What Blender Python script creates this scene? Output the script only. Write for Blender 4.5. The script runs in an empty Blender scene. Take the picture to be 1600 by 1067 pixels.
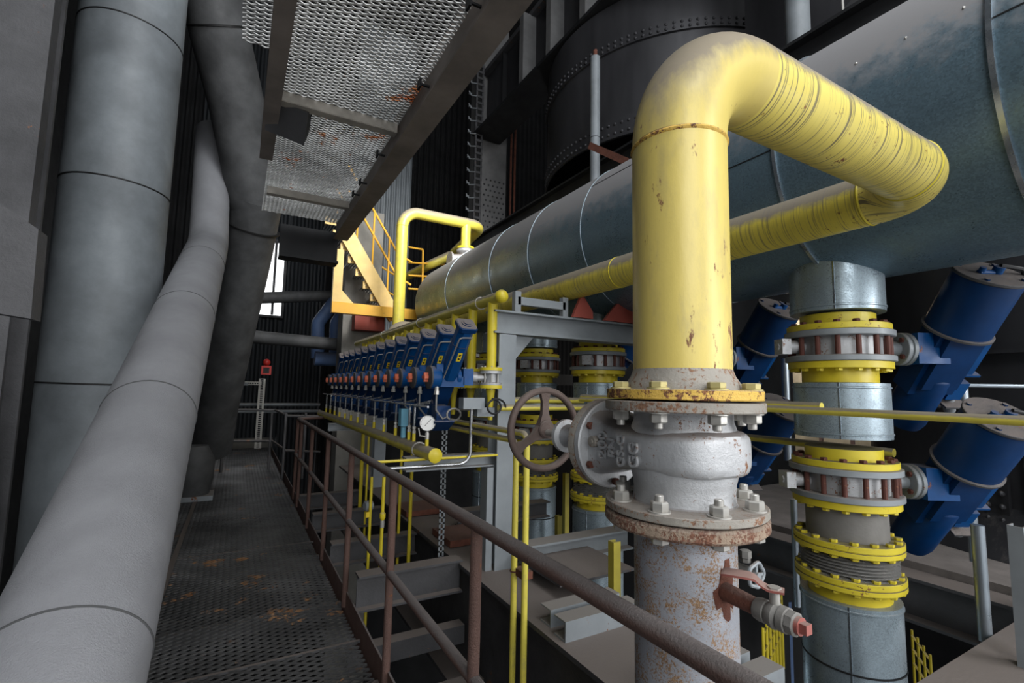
import bpy, math, random
from mathutils import Vector as V, Matrix, Quaternion
random.seed(4)
R=math.radians
SC=bpy.context.scene
C=SC.collection
EYE=V((0,0,1.51)); FPX=750.0
# ---------------------------------------------------------------- camera frame
def cam_axes():
    yd=V(((372-800)/FPX,(598-533.5)/FPX,1)).normalized()
    r=R(1.1); up=V((math.sin(r),-math.cos(r),0)); a=-(up.dot(yd))/yd.z
    up=(up+V((0,0,a))).normalized(); x=up.cross(yd)
    if x.x<0:x=-x
    return x,yd,up
AX,AY,AZ=cam_axes()
def ray(u,v):
    d=V(((u-800)/FPX,(v-533.5)/FPX,1)); return V((AX.dot(d),AY.dot(d),AZ.dot(d)))
def at(u,v,X=None,Y=None,Z=None):
    d=ray(u,v)
    t=X/d.x if X is not None else Y/d.y if Y is not None else (Z-EYE.z)/d.z
    return EYE+d*t
# ---------------------------------------------------------------- materials
def lin(c): return tuple((x/255/12.92 if x/255<=.04045 else ((x/255+.055)/1.055)**2.4) for x in c)
DUST=lin((128,120,113))
def mat(name,col,rough=.5,metal=0.,var=.12,vs=5.,dust=0.,dlo=.25,dhi=.8,rust=0.,rs=28.,rcol=(96,52,34),bump=0.,bs=60.,spangle=0.,scr=0.,scrax=2,stretch=(1,1,1),grime=0.,dcol=None,rc2=(150,102,66),spec=.5):
    m=bpy.data.materials.new(name); m.use_nodes=True; nt=m.node_tree; N=nt.nodes; L=nt.links
    b=N['Principled BSDF']; col=lin(col)
    tc=N.new('ShaderNodeTexCoord'); mp=N.new('ShaderNodeMapping'); mp.inputs['Scale'].default_value=stretch
    L.new(tc.outputs['Object'],mp.inputs[0])
    def noise(s,d=5,r=.6,vec=None):
        n=N.new('ShaderNodeTexNoise'); n.inputs['Scale'].default_value=s; n.inputs['Detail'].default_value=d; n.inputs['Roughness'].default_value=r
        L.new((vec or mp.outputs[0]),n.inputs['Vector']); return n.outputs['Fac']
    def ramp(f,a,bb,lo=0.,hi=1.):
        n=N.new('ShaderNodeMapRange'); n.inputs[1].default_value=a;n.inputs[2].default_value=bb;n.inputs[3].default_value=lo;n.inputs[4].default_value=hi
        L.new(f,n.inputs[0]); return n.outputs[0]
    def mix(f,a,bb):
        n=N.new('ShaderNodeMix'); n.data_type='RGBA'
        if isinstance(f,float): n.inputs[0].default_value=f
        else: L.new(f,n.inputs[0])
        for s,x in ((n.inputs[6],a),(n.inputs[7],bb)):
            if isinstance(x,tuple): s.default_value=(*x,1)
            else: L.new(x,s)
        return n.outputs[2]
    def math_(op,a,bb):
        n=N.new('ShaderNodeMath'); n.operation=op; n.use_clamp=True
        for s,x in ((n.inputs[0],a),(n.inputs[1],bb)):
            if isinstance(x,float): s.default_value=x
            else: L.new(x,s)
        return n.outputs[0]
    n1=noise(vs,6)
    c=mix(ramp(n1,.3,.7),tuple(x*(1-var) for x in col),tuple(min(1,x*(1+var)) for x in col))
    rg=ramp(noise(vs*2.3,4),.3,.7,max(.05,rough-.1),min(1,rough+.12))
    if spangle:
        v=N.new('ShaderNodeTexVoronoi'); v.inputs['Scale'].default_value=spangle; L.new(mp.outputs[0],v.inputs['Vector'])
        sp=N.new('ShaderNodeSeparateColor'); L.new(v.outputs['Color'],sp.inputs[0])
        c=mix(ramp(sp.outputs[0],0,1),c,tuple(min(1,x*1.45) for x in col))
        rg=math_('ADD',rg,ramp(sp.outputs[1],0,1,-.1,.1))
    if scr:
        w=N.new('ShaderNodeTexNoise'); w.inputs['Scale'].default_value=1; w.inputs['Detail'].default_value=3
        mp2=N.new('ShaderNodeMapping'); s=[3,3,3]; s[scrax]=190; mp2.inputs['Scale'].default_value=s
        L.new(tc.outputs['Object'],mp2.inputs[0]); L.new(mp2.outputs[0],w.inputs['Vector'])
        c=mix(math_('MULTIPLY',ramp(w.outputs['Fac'],.55,.61),scr),c,lin((122,112,82)))
    if grime:
        c=mix(math_('MULTIPLY',ramp(noise(vs*.6,7,.7),.45,.7),grime),c,tuple(x*.35 for x in col))
    if rust:
        g=noise(rs,8,.75); g2=noise(rs*.12,3)
        f=math_('ADD',g,ramp(g2,.2,.8,-.16,.16))
        rf=ramp(f,.74-.36*rust,.78-.36*rust)
        rc=mix(ramp(noise(rs*2.5,2),.35,.65),lin(rcol),lin(rc2))
        c=mix(rf,c,rc); rg=math_('MAXIMUM',rg,math_('MULTIPLY',rf,.85))
    met=None
    if dust:
        geo=N.new('ShaderNodeNewGeometry'); s=N.new('ShaderNodeSeparateXYZ'); L.new(geo.outputs['Normal'],s.inputs[0])
        z=math_('ADD',s.outputs[2],ramp(noise(14,6,.7),.25,.75,-.18,.18))
        df=math_('MULTIPLY',ramp(z,dlo,dhi),float(dust))
        c=mix(df,c,dcol or DUST); rg=math_('MAXIMUM',rg,math_('MULTIPLY',df,.95))
        if metal: met=math_('MULTIPLY',ramp(df,0,1,1,0),float(metal))
    b.inputs['Specular IOR Level'].default_value=spec
    L.new(c,b.inputs['Base Color']); L.new(rg,b.inputs['Roughness'])
    if met: L.new(met,b.inputs['Metallic'])
    else: b.inputs['Metallic'].default_value=metal
    if bump:
        bn=N.new('ShaderNodeBump'); bn.inputs['Strength'].default_value=bump; bn.inputs['Distance'].default_value=.01
        L.new(noise(bs,6,.7),bn.inputs['Height']); L.new(bn.outputs[0],b.inputs['Normal'])
    return m
M={}
M['yel']=mat('yellow_paint',(214,200,82),.42,dust=.92,dlo=.03,dhi=.42,rust=.14,rs=40,bump=.05)
M['yel_big']=mat('scratched_yellow_paint',(228,206,110),.38,dust=.9,dlo=-.06,dhi=.44,rust=.34,rs=40,rcol=(110,62,30),bump=.08,grime=.25,vs=3,stretch=(1,1,.35))
M['yel_cross']=mat('ring_scratched_yellow_paint',(228,210,108),.4,dust=.92,dlo=.1,dhi=.42,rust=.27,rs=26,bump=.06,scr=.95,scrax=0,vs=3)
M['yel_run']=mat('long_run_yellow_paint',(220,202,82),.42,dust=.92,dlo=.0,dhi=.3,rust=.24,rs=26,bump=.06,scr=.7,scrax=1,vs=3)
M['yel_clean']=mat('bright_yellow_paint',(212,192,46),.42,dust=.5,dlo=.4,rust=.15,rs=60)
M['yel_fl']=mat('yellow_flange_paint',(210,192,50),.45,dust=.85,dlo=.6,dhi=.95,rust=.3,rs=30,dcol=lin((98,93,84)))
M['amber']=mat('amber_stair_paint',(224,168,48),.5,dust=.35,dlo=.5,rust=.12,rs=18,vs=4)
M['pale_amber']=mat('dusty_amber_paint',(222,190,120),.6,dust=.3,rust=.15,rs=14)
M['blue']=mat('blue_enamel',(0,66,122),.42,spec=.3,dust=.75,dlo=.45,dhi=.95,var=.2,rust=.05,dcol=lin((110,106,104)))
M['blue_dk']=mat('deep_blue_enamel',(0,44,88),.45,spec=.25,dust=.85,dlo=.3,dhi=.7,var=.2,dcol=lin((120,112,106)))
M['bluegrey']=mat('pale_blue_plastic',(112,172,196),.5)
M['galv']=mat('galvanised_sheet',(138,152,160),.38,.55,var=.12,dust=.5,dlo=.7,dhi=1,spangle=230)
M['duct']=mat('duct_cladding',(98,124,138),.38,.5,var=.14,vs=2.,dust=.92,dlo=-.04,dhi=.36,spangle=150,grime=.3,dcol=lin((146,143,143)))
M['strap']=mat('bright_steel_strap',(190,200,208),.25,.9)
M['steel']=mat('grey_painted_steel',(136,142,146),.5,.15,dust=.8,dlo=.5,dhi=.9,rust=.2,rs=14,var=.12)
M['steel_d']=mat('dark_structural_steel',(74,74,76),.6,.2,dust=.85,dlo=.5,dhi=.9,rust=.2,rs=9,var=.3,vs=3,bump=.3,dcol=lin((116,107,101)))
M['steel_m']=mat('mid_grey_steel',(112,112,112),.6,.2,var=.3,vs=2,dust=.4,grime=.3)
M['black']=mat('sooty_black_steel',(34,35,37),.6,.3,var=.45,vs=1.2,dust=.5,dlo=.6,dhi=.95,bump=.1,bs=20,dcol=lin((70,68,66)),stretch=(1,1,.35))
M['olive']=mat('faded_olive_yellow',(150,138,44),.6,dust=.5,dlo=.5,var=.2)
M['void']=mat('near_black_wall',(22,23,25),.9,var=.5,vs=1)  # near-black tone for background walls, shaft and pit floor
M['vessel']=mat('riveted_vessel_steel',(58,58,61),.5,.35,var=.4,vs=1.3,rust=.1,rs=5,bump=.1,bs=18,stretch=(1,1,.3),dust=.4,dlo=.6)
M['silver']=mat('silver_painted_casting',(186,188,190),.4,.35,dust=.85,dlo=.22,dhi=.75,rust=.34,rs=80,rcol=(128,96,76),bump=.25,bs=140,dcol=lin((108,98,92)),vs=8)
M['silver_pipe']=mat('blistered_silver_paint',(160,163,170),.45,.2,rust=.6,rs=210,rcol=(112,84,64),rc2=(176,146,112),bump=.25,bs=90,var=.15,vs=6)
M['flange_rust']=mat('pitted_rusty_flange',(168,148,128),.8,rust=.68,rs=110,rcol=(104,66,52),rc2=(140,96,74),bump=.9,bs=90,dust=.5,dlo=.6)
M['flange_grey']=mat('worn_grey_flange',(150,145,136),.6,.1,rust=.55,rs=90,rcol=(110,78,62),rc2=(150,116,90),bump=.3,bs=80,dust=.7,dlo=.5)
M['flange_chip']=mat('chipped_yellow_flange',(222,182,84),.6,rust=.62,rs=60,rcol=(72,38,30),bump=.5,bs=70,dust=.85,dlo=.5)
M['zinc']=mat('zinc_bolt',(186,184,178),.38,.5,dust=.5,dlo=.7,rust=.12,rs=60)
M['yzinc']=mat('paint_splashed_bolt',(190,178,120),.5,.2,dust=.6,dlo=.6,rust=.3,rs=60)
M['rail']=mat('rust_brown_rail',(98,74,66),.62,.1,dust=.9,dlo=.1,dhi=.75,rust=.25,rs=60,bump=.8,bs=140,dcol=lin((112,106,104)),var=.15)
M['rustrod']=mat('rusty_tie_rod',(88,48,38),.7,rust=.2)
M['rustpipe']=mat('brown_rusted_pipe',(104,62,48),.85,bump=.7,bs=120,dust=.5,dlo=.5,var=.3,vs=14,dcol=lin((110,95,88)))
M['primer']=mat('red_primer',(156,74,62),.7,dust=.4,dlo=.6,rust=.1)
M['handle']=mat('worn_red_lever',(150,88,80),.6,dust=.85,dlo=.4,dcol=lin((140,118,110)),rust=.2)
M['orange']=mat('orange_knob',(204,104,72),.5,dust=.7,dlo=.3)
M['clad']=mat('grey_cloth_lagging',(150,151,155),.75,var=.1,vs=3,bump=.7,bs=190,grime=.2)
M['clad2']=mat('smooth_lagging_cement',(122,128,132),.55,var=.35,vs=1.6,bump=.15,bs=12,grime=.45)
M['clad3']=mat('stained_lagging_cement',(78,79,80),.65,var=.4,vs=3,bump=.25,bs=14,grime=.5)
M['grate']=mat('walkway_expanded_metal',(92,92,92),.42,.35,var=.5,vs=1.4,grime=.95,rust=.36,rs=3.2,rcol=(120,84,56),rc2=(170,132,96))
M['grate_up']=mat('overhead_expanded_metal',(222,222,218),.5,.1,var=.4,vs=2.6,rust=.37,rs=3.5,rcol=(170,84,30),rc2=(190,120,60),grime=.93)
M['stringer']=mat('dusty_cross_channel',(176,170,160),.7,var=.3,rust=.1,rs=8)
M['beam_dk']=mat('overhead_beam_steel',(128,119,112),.65,.0,var=.35,vs=2.5,rust=.1,rs=6,bump=.15)
M['conc']=mat('weathered_concrete',(128,126,120),.9,var=.25,vs=2,bump=.3,grime=.4)
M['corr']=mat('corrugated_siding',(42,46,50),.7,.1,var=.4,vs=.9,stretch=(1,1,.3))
M['corr_lt']=mat('pale_corrugated_siding',(104,110,114),.7,.1,var=.3,vs=1)
M['floor_lo']=mat('dusty_lower_floor',(112,106,102),.95,var=.3,vs=3,bump=.3)
M['cream']=mat('far_hall_panel',(176,164,140),.9,var=.2)
M['dial']=mat('white_dial',(232,232,228),.5,var=.03)
M['ink']=mat('black_ink',(18,18,18),.6)
M['rubber']=mat('black_cable',(20,22,26),.5)
M['hose']=mat('grey_conduit_hose',(140,138,134),.5,.3)
M['inox']=mat('stainless_tube',(176,178,180),.3,.85)
M['alu']=mat('aluminium_pole',(150,160,168),.35,.7)
M['sticker']=mat('yellow_sticker',(232,200,40),.5,var=.03)
M['red']=mat('red_box',(190,48,40),.5)
M['bluestain']=mat('blue_grey_pipe',(84,108,148),.6,var=.2,vs=3,dust=.3)
M['wheel']=mat('brown_cast_wheel',(96,82,76),.6,.25,dust=.5,dlo=.5,bump=.3,bs=120,rust=.1)
M['bellows']=mat('stainless_bellows',(190,189,186),.28,.6)
M['fishing']=mat('grey_spool',(120,118,114),.7,.1,var=.15,bump=.2)
# ---------------------------------------------------------------- mesh builder
def frame(d,up=None):
    d=d.normalized(); up=up or (V((0,0,1)) if abs(d.z)<.95 else V((0,1,0)))
    x=up.cross(d)
    if x.length<1e-6: x=V((1,0,0)).cross(d)
    x.normalize(); y=d.cross(x); return x,y,d
class MB:
    def __init__(s): s.v=[]; s.f=[]
    def add(s,vs,fs):
        o=len(s.v); s.v+= [V(p) for p in vs]; s.f+=[tuple(i+o for i in f) for f in fs]; return s
    def rings(s,rs,closed=False,caps=True):
        n=len(rs[0]); o=len(s.v)
        for r in rs: s.v+=[V(p) for p in r]
        m=len(rs)
        for i in range(m if closed else m-1):
            a=o+i*n; b=o+((i+1)%m)*n
            for k in range(n): s.f.append((a+k,a+(k+1)%n,b+(k+1)%n,b+k))
        if caps and not closed:
            s.f.append(tuple(o+k for k in reversed(range(n)))); s.f.append(tuple(o+(m-1)*n+k for k in range(n)))
        return s
    def lathe(s,p,d,prof,seg=32,up=None,caps=True,ph=0.,oval=1.):
        p=V(p); x,y,d=frame(V(d),up)
        return s.rings([[p+d*h+(x*math.cos(ph+2*math.pi*k/seg)*oval+y*math.sin(ph+2*math.pi*k/seg))*r for k in range(seg)] for r,h in prof],caps=caps)
    def cyl(s,p0,p1,r,seg=24,r2=None,bev=0.):
        p0=V(p0);p1=V(p1);h=(p1-p0).length; r2=r if r2 is None else r2
        pr=[(r,0),(r2,h)] if not bev else [(r-bev,0),(r,bev),(r2,h-bev),(r2-bev,h)]
        return s.lathe(p0,p1-p0,pr,seg)
    def tube(s,pts,r,seg=20,closed=False,rf=None):
        pts=[V(p) for p in pts]; n=len(pts); rs=[]; prev=None
        for i,p in enumerate(pts):
            a=pts[i-1] if (i or closed) else p; b=pts[(i+1)%n] if (i<n-1 or closed) else p
            t=((b-p).normalized() if b!=p else V((0,0,0)))+((p-a).normalized() if a!=p else V((0,0,0)))
            t.normalize()
            if prev is None: x,y,_=frame(t)
            else:
                q=prev.rotation_difference(t); x=q@x; x=(x-t*x.dot(t)).normalized(); y=t.cross(x)
            prev=t; rr=rf(i/(n-1)) if rf else r
            rs.append([p+(x*math.cos(2*math.pi*k/seg)+y*math.sin(2*math.pi*k/seg))*rr for k in range(seg)])
        return s.rings(rs,closed=closed)
    def box(s,c,size,rot=None):
        c=V(c); hx,hy,hz=[q/2 for q in size]; rot=rot or Matrix.Identity(3)
        vs=[c+rot@V((x*hx,y*hy,z*hz)) for x in(-1,1) for y in(-1,1) for z in(-1,1)]
        return s.add(vs,[(0,1,3,2),(4,6,7,5),(0,4,5,1),(2,3,7,6),(0,2,6,4),(1,5,7,3)])
    def bx(s,a,b): a=V(a);b=V(b); return s.box((a+b)/2,[abs(q) for q in (b-a)])
    def ext(s,prof,p0,p1,up=(0,0,1)):
        p0=V(p0);p1=V(p1);x,y,d=frame(p1-p0,V(up))
        return s.rings([[p+x*a+y*b for a,b in prof] for p in (p0,p1)])
    def poly(s,pts,d):   # prism from a planar outline
        pts=[V(p) for p in pts]; d=V(d); return s.rings([pts,[p+d for p in pts]])
    def sph(s,c,r,seg=20,sc=(1,1,1),ring=10):
        c=V(c); rs=[]
        for i in range(ring+1):
            t=math.pi*(i+.02)/(ring+.04); rs.append([c+V((math.cos(2*math.pi*k/seg)*math.sin(t)*r*sc[0],math.sin(2*math.pi*k/seg)*math.sin(t)*r*sc[1],-math.cos(t)*r*sc[2])) for k in range(seg)])
        return s.rings(rs)
def bend(pts,rad,n=10):
    pts=[V(p) for p in pts]; out=[pts[0]]
    rad=rad if isinstance(rad,(list,tuple)) else [rad]*(len(pts)-2)
    for i in range(1,len(pts)-1):
        a=(pts[i-1]-pts[i]).normalized(); b=(pts[i+1]-pts[i]).normalized(); ang=a.angle(b)
        t=rad[i-1]/math.tan(ang/2); s0=pts[i]+a*t; bis=(a+b).normalized(); cc=pts[i]+bis*(rad[i-1]/math.sin(ang/2))
        u=(s0-cc); w=(pts[i]+b*t-cc); tot=u.angle(w); ax=u.cross(w)
        for k in range(n+1): out.append(cc+Quaternion(ax,tot*k/n)@u)
    out.append(pts[-1]); return out
def I(w,h,tw=.01,tf=.012):
    w/=2;h/=2;t=tw/2
    return [(-w,-h),(w,-h),(w,-h+tf),(t,-h+tf),(t,h-tf),(w,h-tf),(w,h),(-w,h),(-w,h-tf),(-t,h-tf),(-t,-h+tf),(-w,-h+tf)]
def U(w,h,t=.008): # channel, web at -w/2
    w/=2;h/=2
    return [(-w,-h),(w,-h),(w,-h+t),(-w+t,-h+t),(-w+t,h-t),(w,h-t),(w,h),(-w,h)]
def Lp(w,h,t=.008): return [(0,0),(w,0),(w,t),(t,t),(t,h),(0,h)]
# ---------------------------------------------------------------- object helpers
ROOT={}
def off(p):
    while p is not None and p.parent: p=p.parent
    return V(p.location) if p else V((0,0,0))
def link(o,parent=None):
    C.objects.link(o)
    if parent: o.parent=parent
    return o
def mesh(name,mb,mt,o=V((0,0,0)),flat=False):
    me=bpy.data.meshes.new(name); me.from_pydata([tuple(p-o) for p in mb.v],[],mb.f); me.update()
    if not flat:
        me.shade_smooth(); me.set_sharp_from_angle(angle=R(32))
    me.materials.append(M[mt]); return me
def tag(o,label=None,cat=None,group=None,kind=None):
    if label:o['label']=label
    if cat:o['category']=cat
    if group:o['group']=group
    if kind:o['kind']=kind
    return o
def thing(name,label,cat,loc=(0,0,0),group=None):
    o=bpy.data.objects.new(name,None); o.location=loc; o.empty_display_size=.1; link(o); return tag(o,label,cat,group)
def part(name,mb,mt,parent,label=None,flat=False):
    o=bpy.data.objects.new(name,mesh(name,mb,mt,off(parent),flat)); link(o,parent); return tag(o,label)
def solo(name,mb,mt,label,cat,group=None,kind=None,flat=False):
    c=V((0,0,0))
    zs=min(p.z for p in mb.v); c=V((sum(p.x for p in mb.v)/len(mb.v),sum(p.y for p in mb.v)/len(mb.v),zs))
    o=bpy.data.objects.new(name,mesh(name,mb,mt,c,flat)); o.location=c; link(o); return tag(o,label,cat,group,kind)
def struct(name,mb,mt,flat=False,kind='structure'):
    o=bpy.data.objects.new(name,mesh(name,mb,mt,V((0,0,0)),flat)); link(o); return tag(o,kind=kind)
def inst(name,me,loc,parent,rot=None):
    o=bpy.data.objects.new(name,me); link(o,parent); o.location=V(loc)-off(parent)
    if rot is not None: o.rotation_mode='QUATERNION'; o.rotation_quaternion=rot
    return o
def copy_tree(o,parent=None):
    c=o.copy(); C.objects.link(c)
    if parent: c.parent=parent
    for ch in list(o.children): copy_tree(ch,c)
    return c
def dup(o,loc,label,rz=None):
    c=copy_tree(o); c.location=loc; c['label']=label
    if rz is not None: c.rotation_euler=(0,0,rz)
    return c
def hexm(name,r,h,shank,mt,washer=True,nut=False):
    b=MB()
    if washer: b.lathe((0,0,0),(0,0,1),[(r*1.25,0),(r*1.25,r*.16)],20)
    z0=r*.16 if washer else 0
    b.lathe((0,0,z0),(0,0,1),[(r*.93,0),(r,h*.12),(r,h*.85),(r*.86,h)],6)
    if nut: b.lathe((0,0,z0+h),(0,0,1),[(r*.5,0),(r*.5,h*.55),(r*.42,h*.65)],12)
    if shank: b.lathe((0,0,-shank),(0,0,1),[(r*.5,0),(r*.5,shank)],10)
    return mesh(name,b,mt)
DOWN=Quaternion((1,0,0),math.pi); IDQ=Quaternion((1,0,0,0))
def ringbolts(name,me,c,r,n,parent,down=False,ph=None):
    ph=math.pi/n if ph is None else ph
    for k in range(n):
        a=ph+2*math.pi*k/n; inst(name,me,V(c)+V((math.cos(a)*r,math.sin(a)*r,0)),parent,DOWN if down else IDQ)
def textmesh(s,size,ext,mt):
    cu=bpy.data.curves.new('t','FONT'); cu.body=s; cu.size=size; cu.extrude=ext; cu.offset=.0009; cu.align_x='CENTER'; cu.align_y='CENTER'
    ob=bpy.data.objects.new('t',cu); C.objects.link(ob); dg=bpy.context.evaluated_depsgraph_get()
    me=bpy.data.meshes.new_from_object(ob.evaluated_get(dg)); bpy.data.objects.remove(ob); me.materials.clear(); me.materials.append(M[mt]); return me
def expmesh(x0,x1,y0,y1,z,lx,ly,t=.004,h=.006,mb=None):
    b=mb or MB(); nx=int((x1-x0)/(lx/2)); ny=int((y1-y0)/(ly/2))
    for j in range(0,ny):
        rs=[]; y=y0+j*ly/2
        for i in range(nx+1):
            dy=(ly/4-.0006)*(1 if (i+j)%2 else -1); x=x0+i*lx/2
            rs.append([(x,y+dy-t/2,z-h/2),(x,y+dy+t/2,z-h/2+.002),(x,y+dy+t/2,z+h/2+.002),(x,y+dy-t/2,z+h/2)])
        b.rings(rs)
    return b
# ================================================================ SETTING
b=expmesh(-1.0,.735,.25,12.9,-.006,.09,.05,.007,.008)
floor=struct('floor',b,'grate',flat=True)
b=MB(); b.bx((-.4,.2,-.01),(-.36,12.9,.002)); b.bx((-1,3.05,-.012),(.73,3.07,0)); b.bx((-1,5.1,-.012),(.73,5.12,0))
for k in range(12): b.bx((-1,.5+k*1.05,-.09),(.73,.54+k*1.05,-.012))
part('bearing_bar',b,'steel_d',floor)
struct('trim_1',MB().bx((.735,.2,-.13),(.745,12.9,.1)),'rail')              # toe plate beside the walkway
struct('trim_2',MB().bx((-1.3,12.9,-.1),(.8,13.0,.22)),'conc')
struct('floor_lower',MB().bx((.78,-1.,-.55),(1.42,2.9,-.45)),'floor_lo').name='floor_2'
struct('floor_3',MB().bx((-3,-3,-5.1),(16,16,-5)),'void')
# far wall with the window opening and the bright slot under it
w0=at(352,492,Y=14).x-.8; w1=at(442,440,Y=14).x; wz0=at(400,491,Y=14).z; wz1=at(430,400,Y=14).z
s0=at(345,700,Y=14); s1=at(428,695,Y=14)
def corr(x0,x1,z0,z1,y,mb,p=.18,a=.035):
    n=max(2,int((x1-x0)/p*4)); rs=[]
    for i in range(n+1):
        x=x0+(x1-x0)*i/n; dy=a*(1 if (i%4) in(0,1) else -1); rs.append([(x,y+dy,z0),(x,y+dy,z1),(x,y+dy+.02,z1),(x,y+dy+.02,z0)])
    return mb.rings(rs)
b=MB()
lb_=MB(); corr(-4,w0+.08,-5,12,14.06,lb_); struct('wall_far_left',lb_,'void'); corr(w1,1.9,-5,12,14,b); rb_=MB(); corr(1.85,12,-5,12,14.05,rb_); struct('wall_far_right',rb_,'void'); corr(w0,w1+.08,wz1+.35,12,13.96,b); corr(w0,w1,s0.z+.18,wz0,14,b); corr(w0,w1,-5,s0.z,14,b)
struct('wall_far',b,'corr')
win=struct('window_1',MB().bx((w0,13.9,wz0-.06),(w1+.05,14.06,wz0)).bx((w1,13.9,wz0),(w1+.06,14.06,wz1+.4)),'steel_d')
b=MB().bx((at(427,460,Y=13.8).x-.03,13.8,wz0),(at(427,460,Y=13.8).x+.03,13.86,wz1+.4)); part('mullion',b,'steel_d',win)
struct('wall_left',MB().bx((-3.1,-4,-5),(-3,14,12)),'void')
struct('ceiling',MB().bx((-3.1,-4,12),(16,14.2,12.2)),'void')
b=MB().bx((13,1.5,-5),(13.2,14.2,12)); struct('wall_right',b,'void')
# ================================================================ LEFT INSULATED PIPES
d=V((-.0065,.8922,.4515)).normalized(); P0=V((-.367,1.58,.6))
t=thing('lagged_pipe','pale grey cloth-lagged pipe slanting up from bottom left corner beside the walkway','pipe',P0)
e=P0+d*5.6
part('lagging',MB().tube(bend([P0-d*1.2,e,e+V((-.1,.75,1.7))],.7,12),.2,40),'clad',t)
for k,q in enumerate((.28,1.62,3.1,4.6)):
    part('lagging_seam',MB().lathe(P0+d*q,d,[(.199,0),(.2035,.002),(.2035,.006),(.199,.008)],40),'clad3',t,'dark hairline joint ring')
b=MB()
AXY=V((-.98,5.0,0))
t=thing('lagged_pipe','thick upright grey lagged pipe with cracked joints behind the slanting pipe','pipe',AXY+V((0,0,-.5)))
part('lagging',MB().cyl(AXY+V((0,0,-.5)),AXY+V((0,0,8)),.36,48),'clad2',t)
for v in (22,281,601):
    z=at(175 if v<500 else 110,v,Y=AXY.y-.3).z
    part('lagging_seam',MB().lathe(AXY+V((0,0,z)),(.02,.0,1),[(.358,0),(.364,.003),(.364,.012),(.358,.015)],48),'ink',t,'dark cracked joint')
# pipe C
pts=[at(333,-150,Y=6.),at(336,20,Y=6.),at(372,170,Y=6.5),at(402,330,Y=7.),at(362,520,Y=7.9),at(338,640,Y=8.6),at(330,700,Y=9.)]
t=thing('lagged_pipe','crooked dark grey lagged pipe curving down beside the overhead grating','pipe',pts[-1])
up=bend([pts[0],pts[1],pts[2],pts[3]],[.9,.9],10)
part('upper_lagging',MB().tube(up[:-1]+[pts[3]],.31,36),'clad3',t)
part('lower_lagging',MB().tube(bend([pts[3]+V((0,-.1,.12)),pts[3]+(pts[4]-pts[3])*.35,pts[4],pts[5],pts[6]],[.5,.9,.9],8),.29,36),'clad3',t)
for a_,b_ in ((pts[1],pts[2]),(pts[3],pts[4])):
    q=a_+(b_-a_)*.12; part('lagging_seam',MB().lathe(q,b_-a_,[(.305,0),(.318,.004),(.318,.02),(.305,.024)],36),'ink',t,'dark cracked joint')
q=at(300,752,Y=7.6)
t=thing('pipe_shoe','grey pedestal shoe under the crooked lagged pipe at walkway edge','support',(q.x,q.y,0))
part('base_plate',MB().box((q.x,q.y,.03),(.5,.4,.06)),'steel',t); part('saddle',MB().lathe((q.x,q.y,.06),(0,0,1),[(.2,0),(.24,.2),(.24,.45),(.15,.62)],24),'clad3',t)
# far left duct plates
a0=at(-40,150,Y=3.4); a1=at(68,150,Y=3.4)
solo('rectangular_duct',MB().bx((a0.x-.8,3.4,2.2),(a1.x,3.5,8)),'steel_d','grey flat-sided upright duct at upper left corner','duct')
c0=at(-60,350,Y=2.4); c1=at(60,358,Y=2.4); c2=at(48,498,Y=2.4); c3=at(-60,480,Y=2.4); c4=at(0,318,Y=2.4)
solo('steel_hood',MB().poly([c3,c2,c1,c4,c0],(0,.1,0)),'steel_d','dark blue-grey steel box with slanted top left of thick upright pipe','hood')
q=at(15,600,Y=3.2); solo('steel_column',MB().ext(I(.22,.3,.02,.03),(q.x-.25,3.72,-1),(q.x-.25,3.72,4.),(0,1,0)),'steel_d','dark steel column half hidden behind the steel box at left edge','column')
# ================================================================ OVERHEAD CATWALK
t=thing('overhead_catwalk','dark steel catwalk with expanded metal grating hanging above the walkway','catwalk',(.93,0,3.2))
part('grating',expmesh(.1,.9,2.875,5.7,3.36,.075,.034,.011,.006,expmesh(-.1,.9,.3,2.88,3.36,.075,.034,.011,.006)),'grate_up',t,'pale stained expanded metal panel',flat=True)
part('side_beam',MB().bx((.85,.2,3.19),(1.01,5.75,3.205)).bx((.875,.2,3.2),(.985,5.75,3.46)),'beam_dk',t)
for y in (.9,3.25,4.93):
    part('cross_channel',MB().ext(U(.075,.06,.008),(.12,y,3.315),(.86,y,3.315)).bx((.12,y-.035,3.28),(.86,y+.035,3.286)),'stringer',t,'pale dusty cross channel')
part('inner_beam',MB().ext(U(.09,.14,.01),(.075,.2,3.28),(.075,4.0,3.28)),'beam_dk',t)
for y in (1.9,2.6,3.6,4.2,4.5):
    part('grating_clip',MB().box((.86,y,3.28),(.09,.012,.012)).box((.82,y+.02,3.29),(.012,.05,.05)),'black',t)
t=thing('cross_girder','dark steel girder spanning under the far end of the overhead catwalk','girder',(.4,5.9,2.95))
part('web',MB().bx((.3,5.85,2.93),(.92,5.87,3.3)),'black',t); part('bottom_flange',MB().bx((.3,5.75,2.91),(.92,5.97,2.935)),'black',t)
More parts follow.
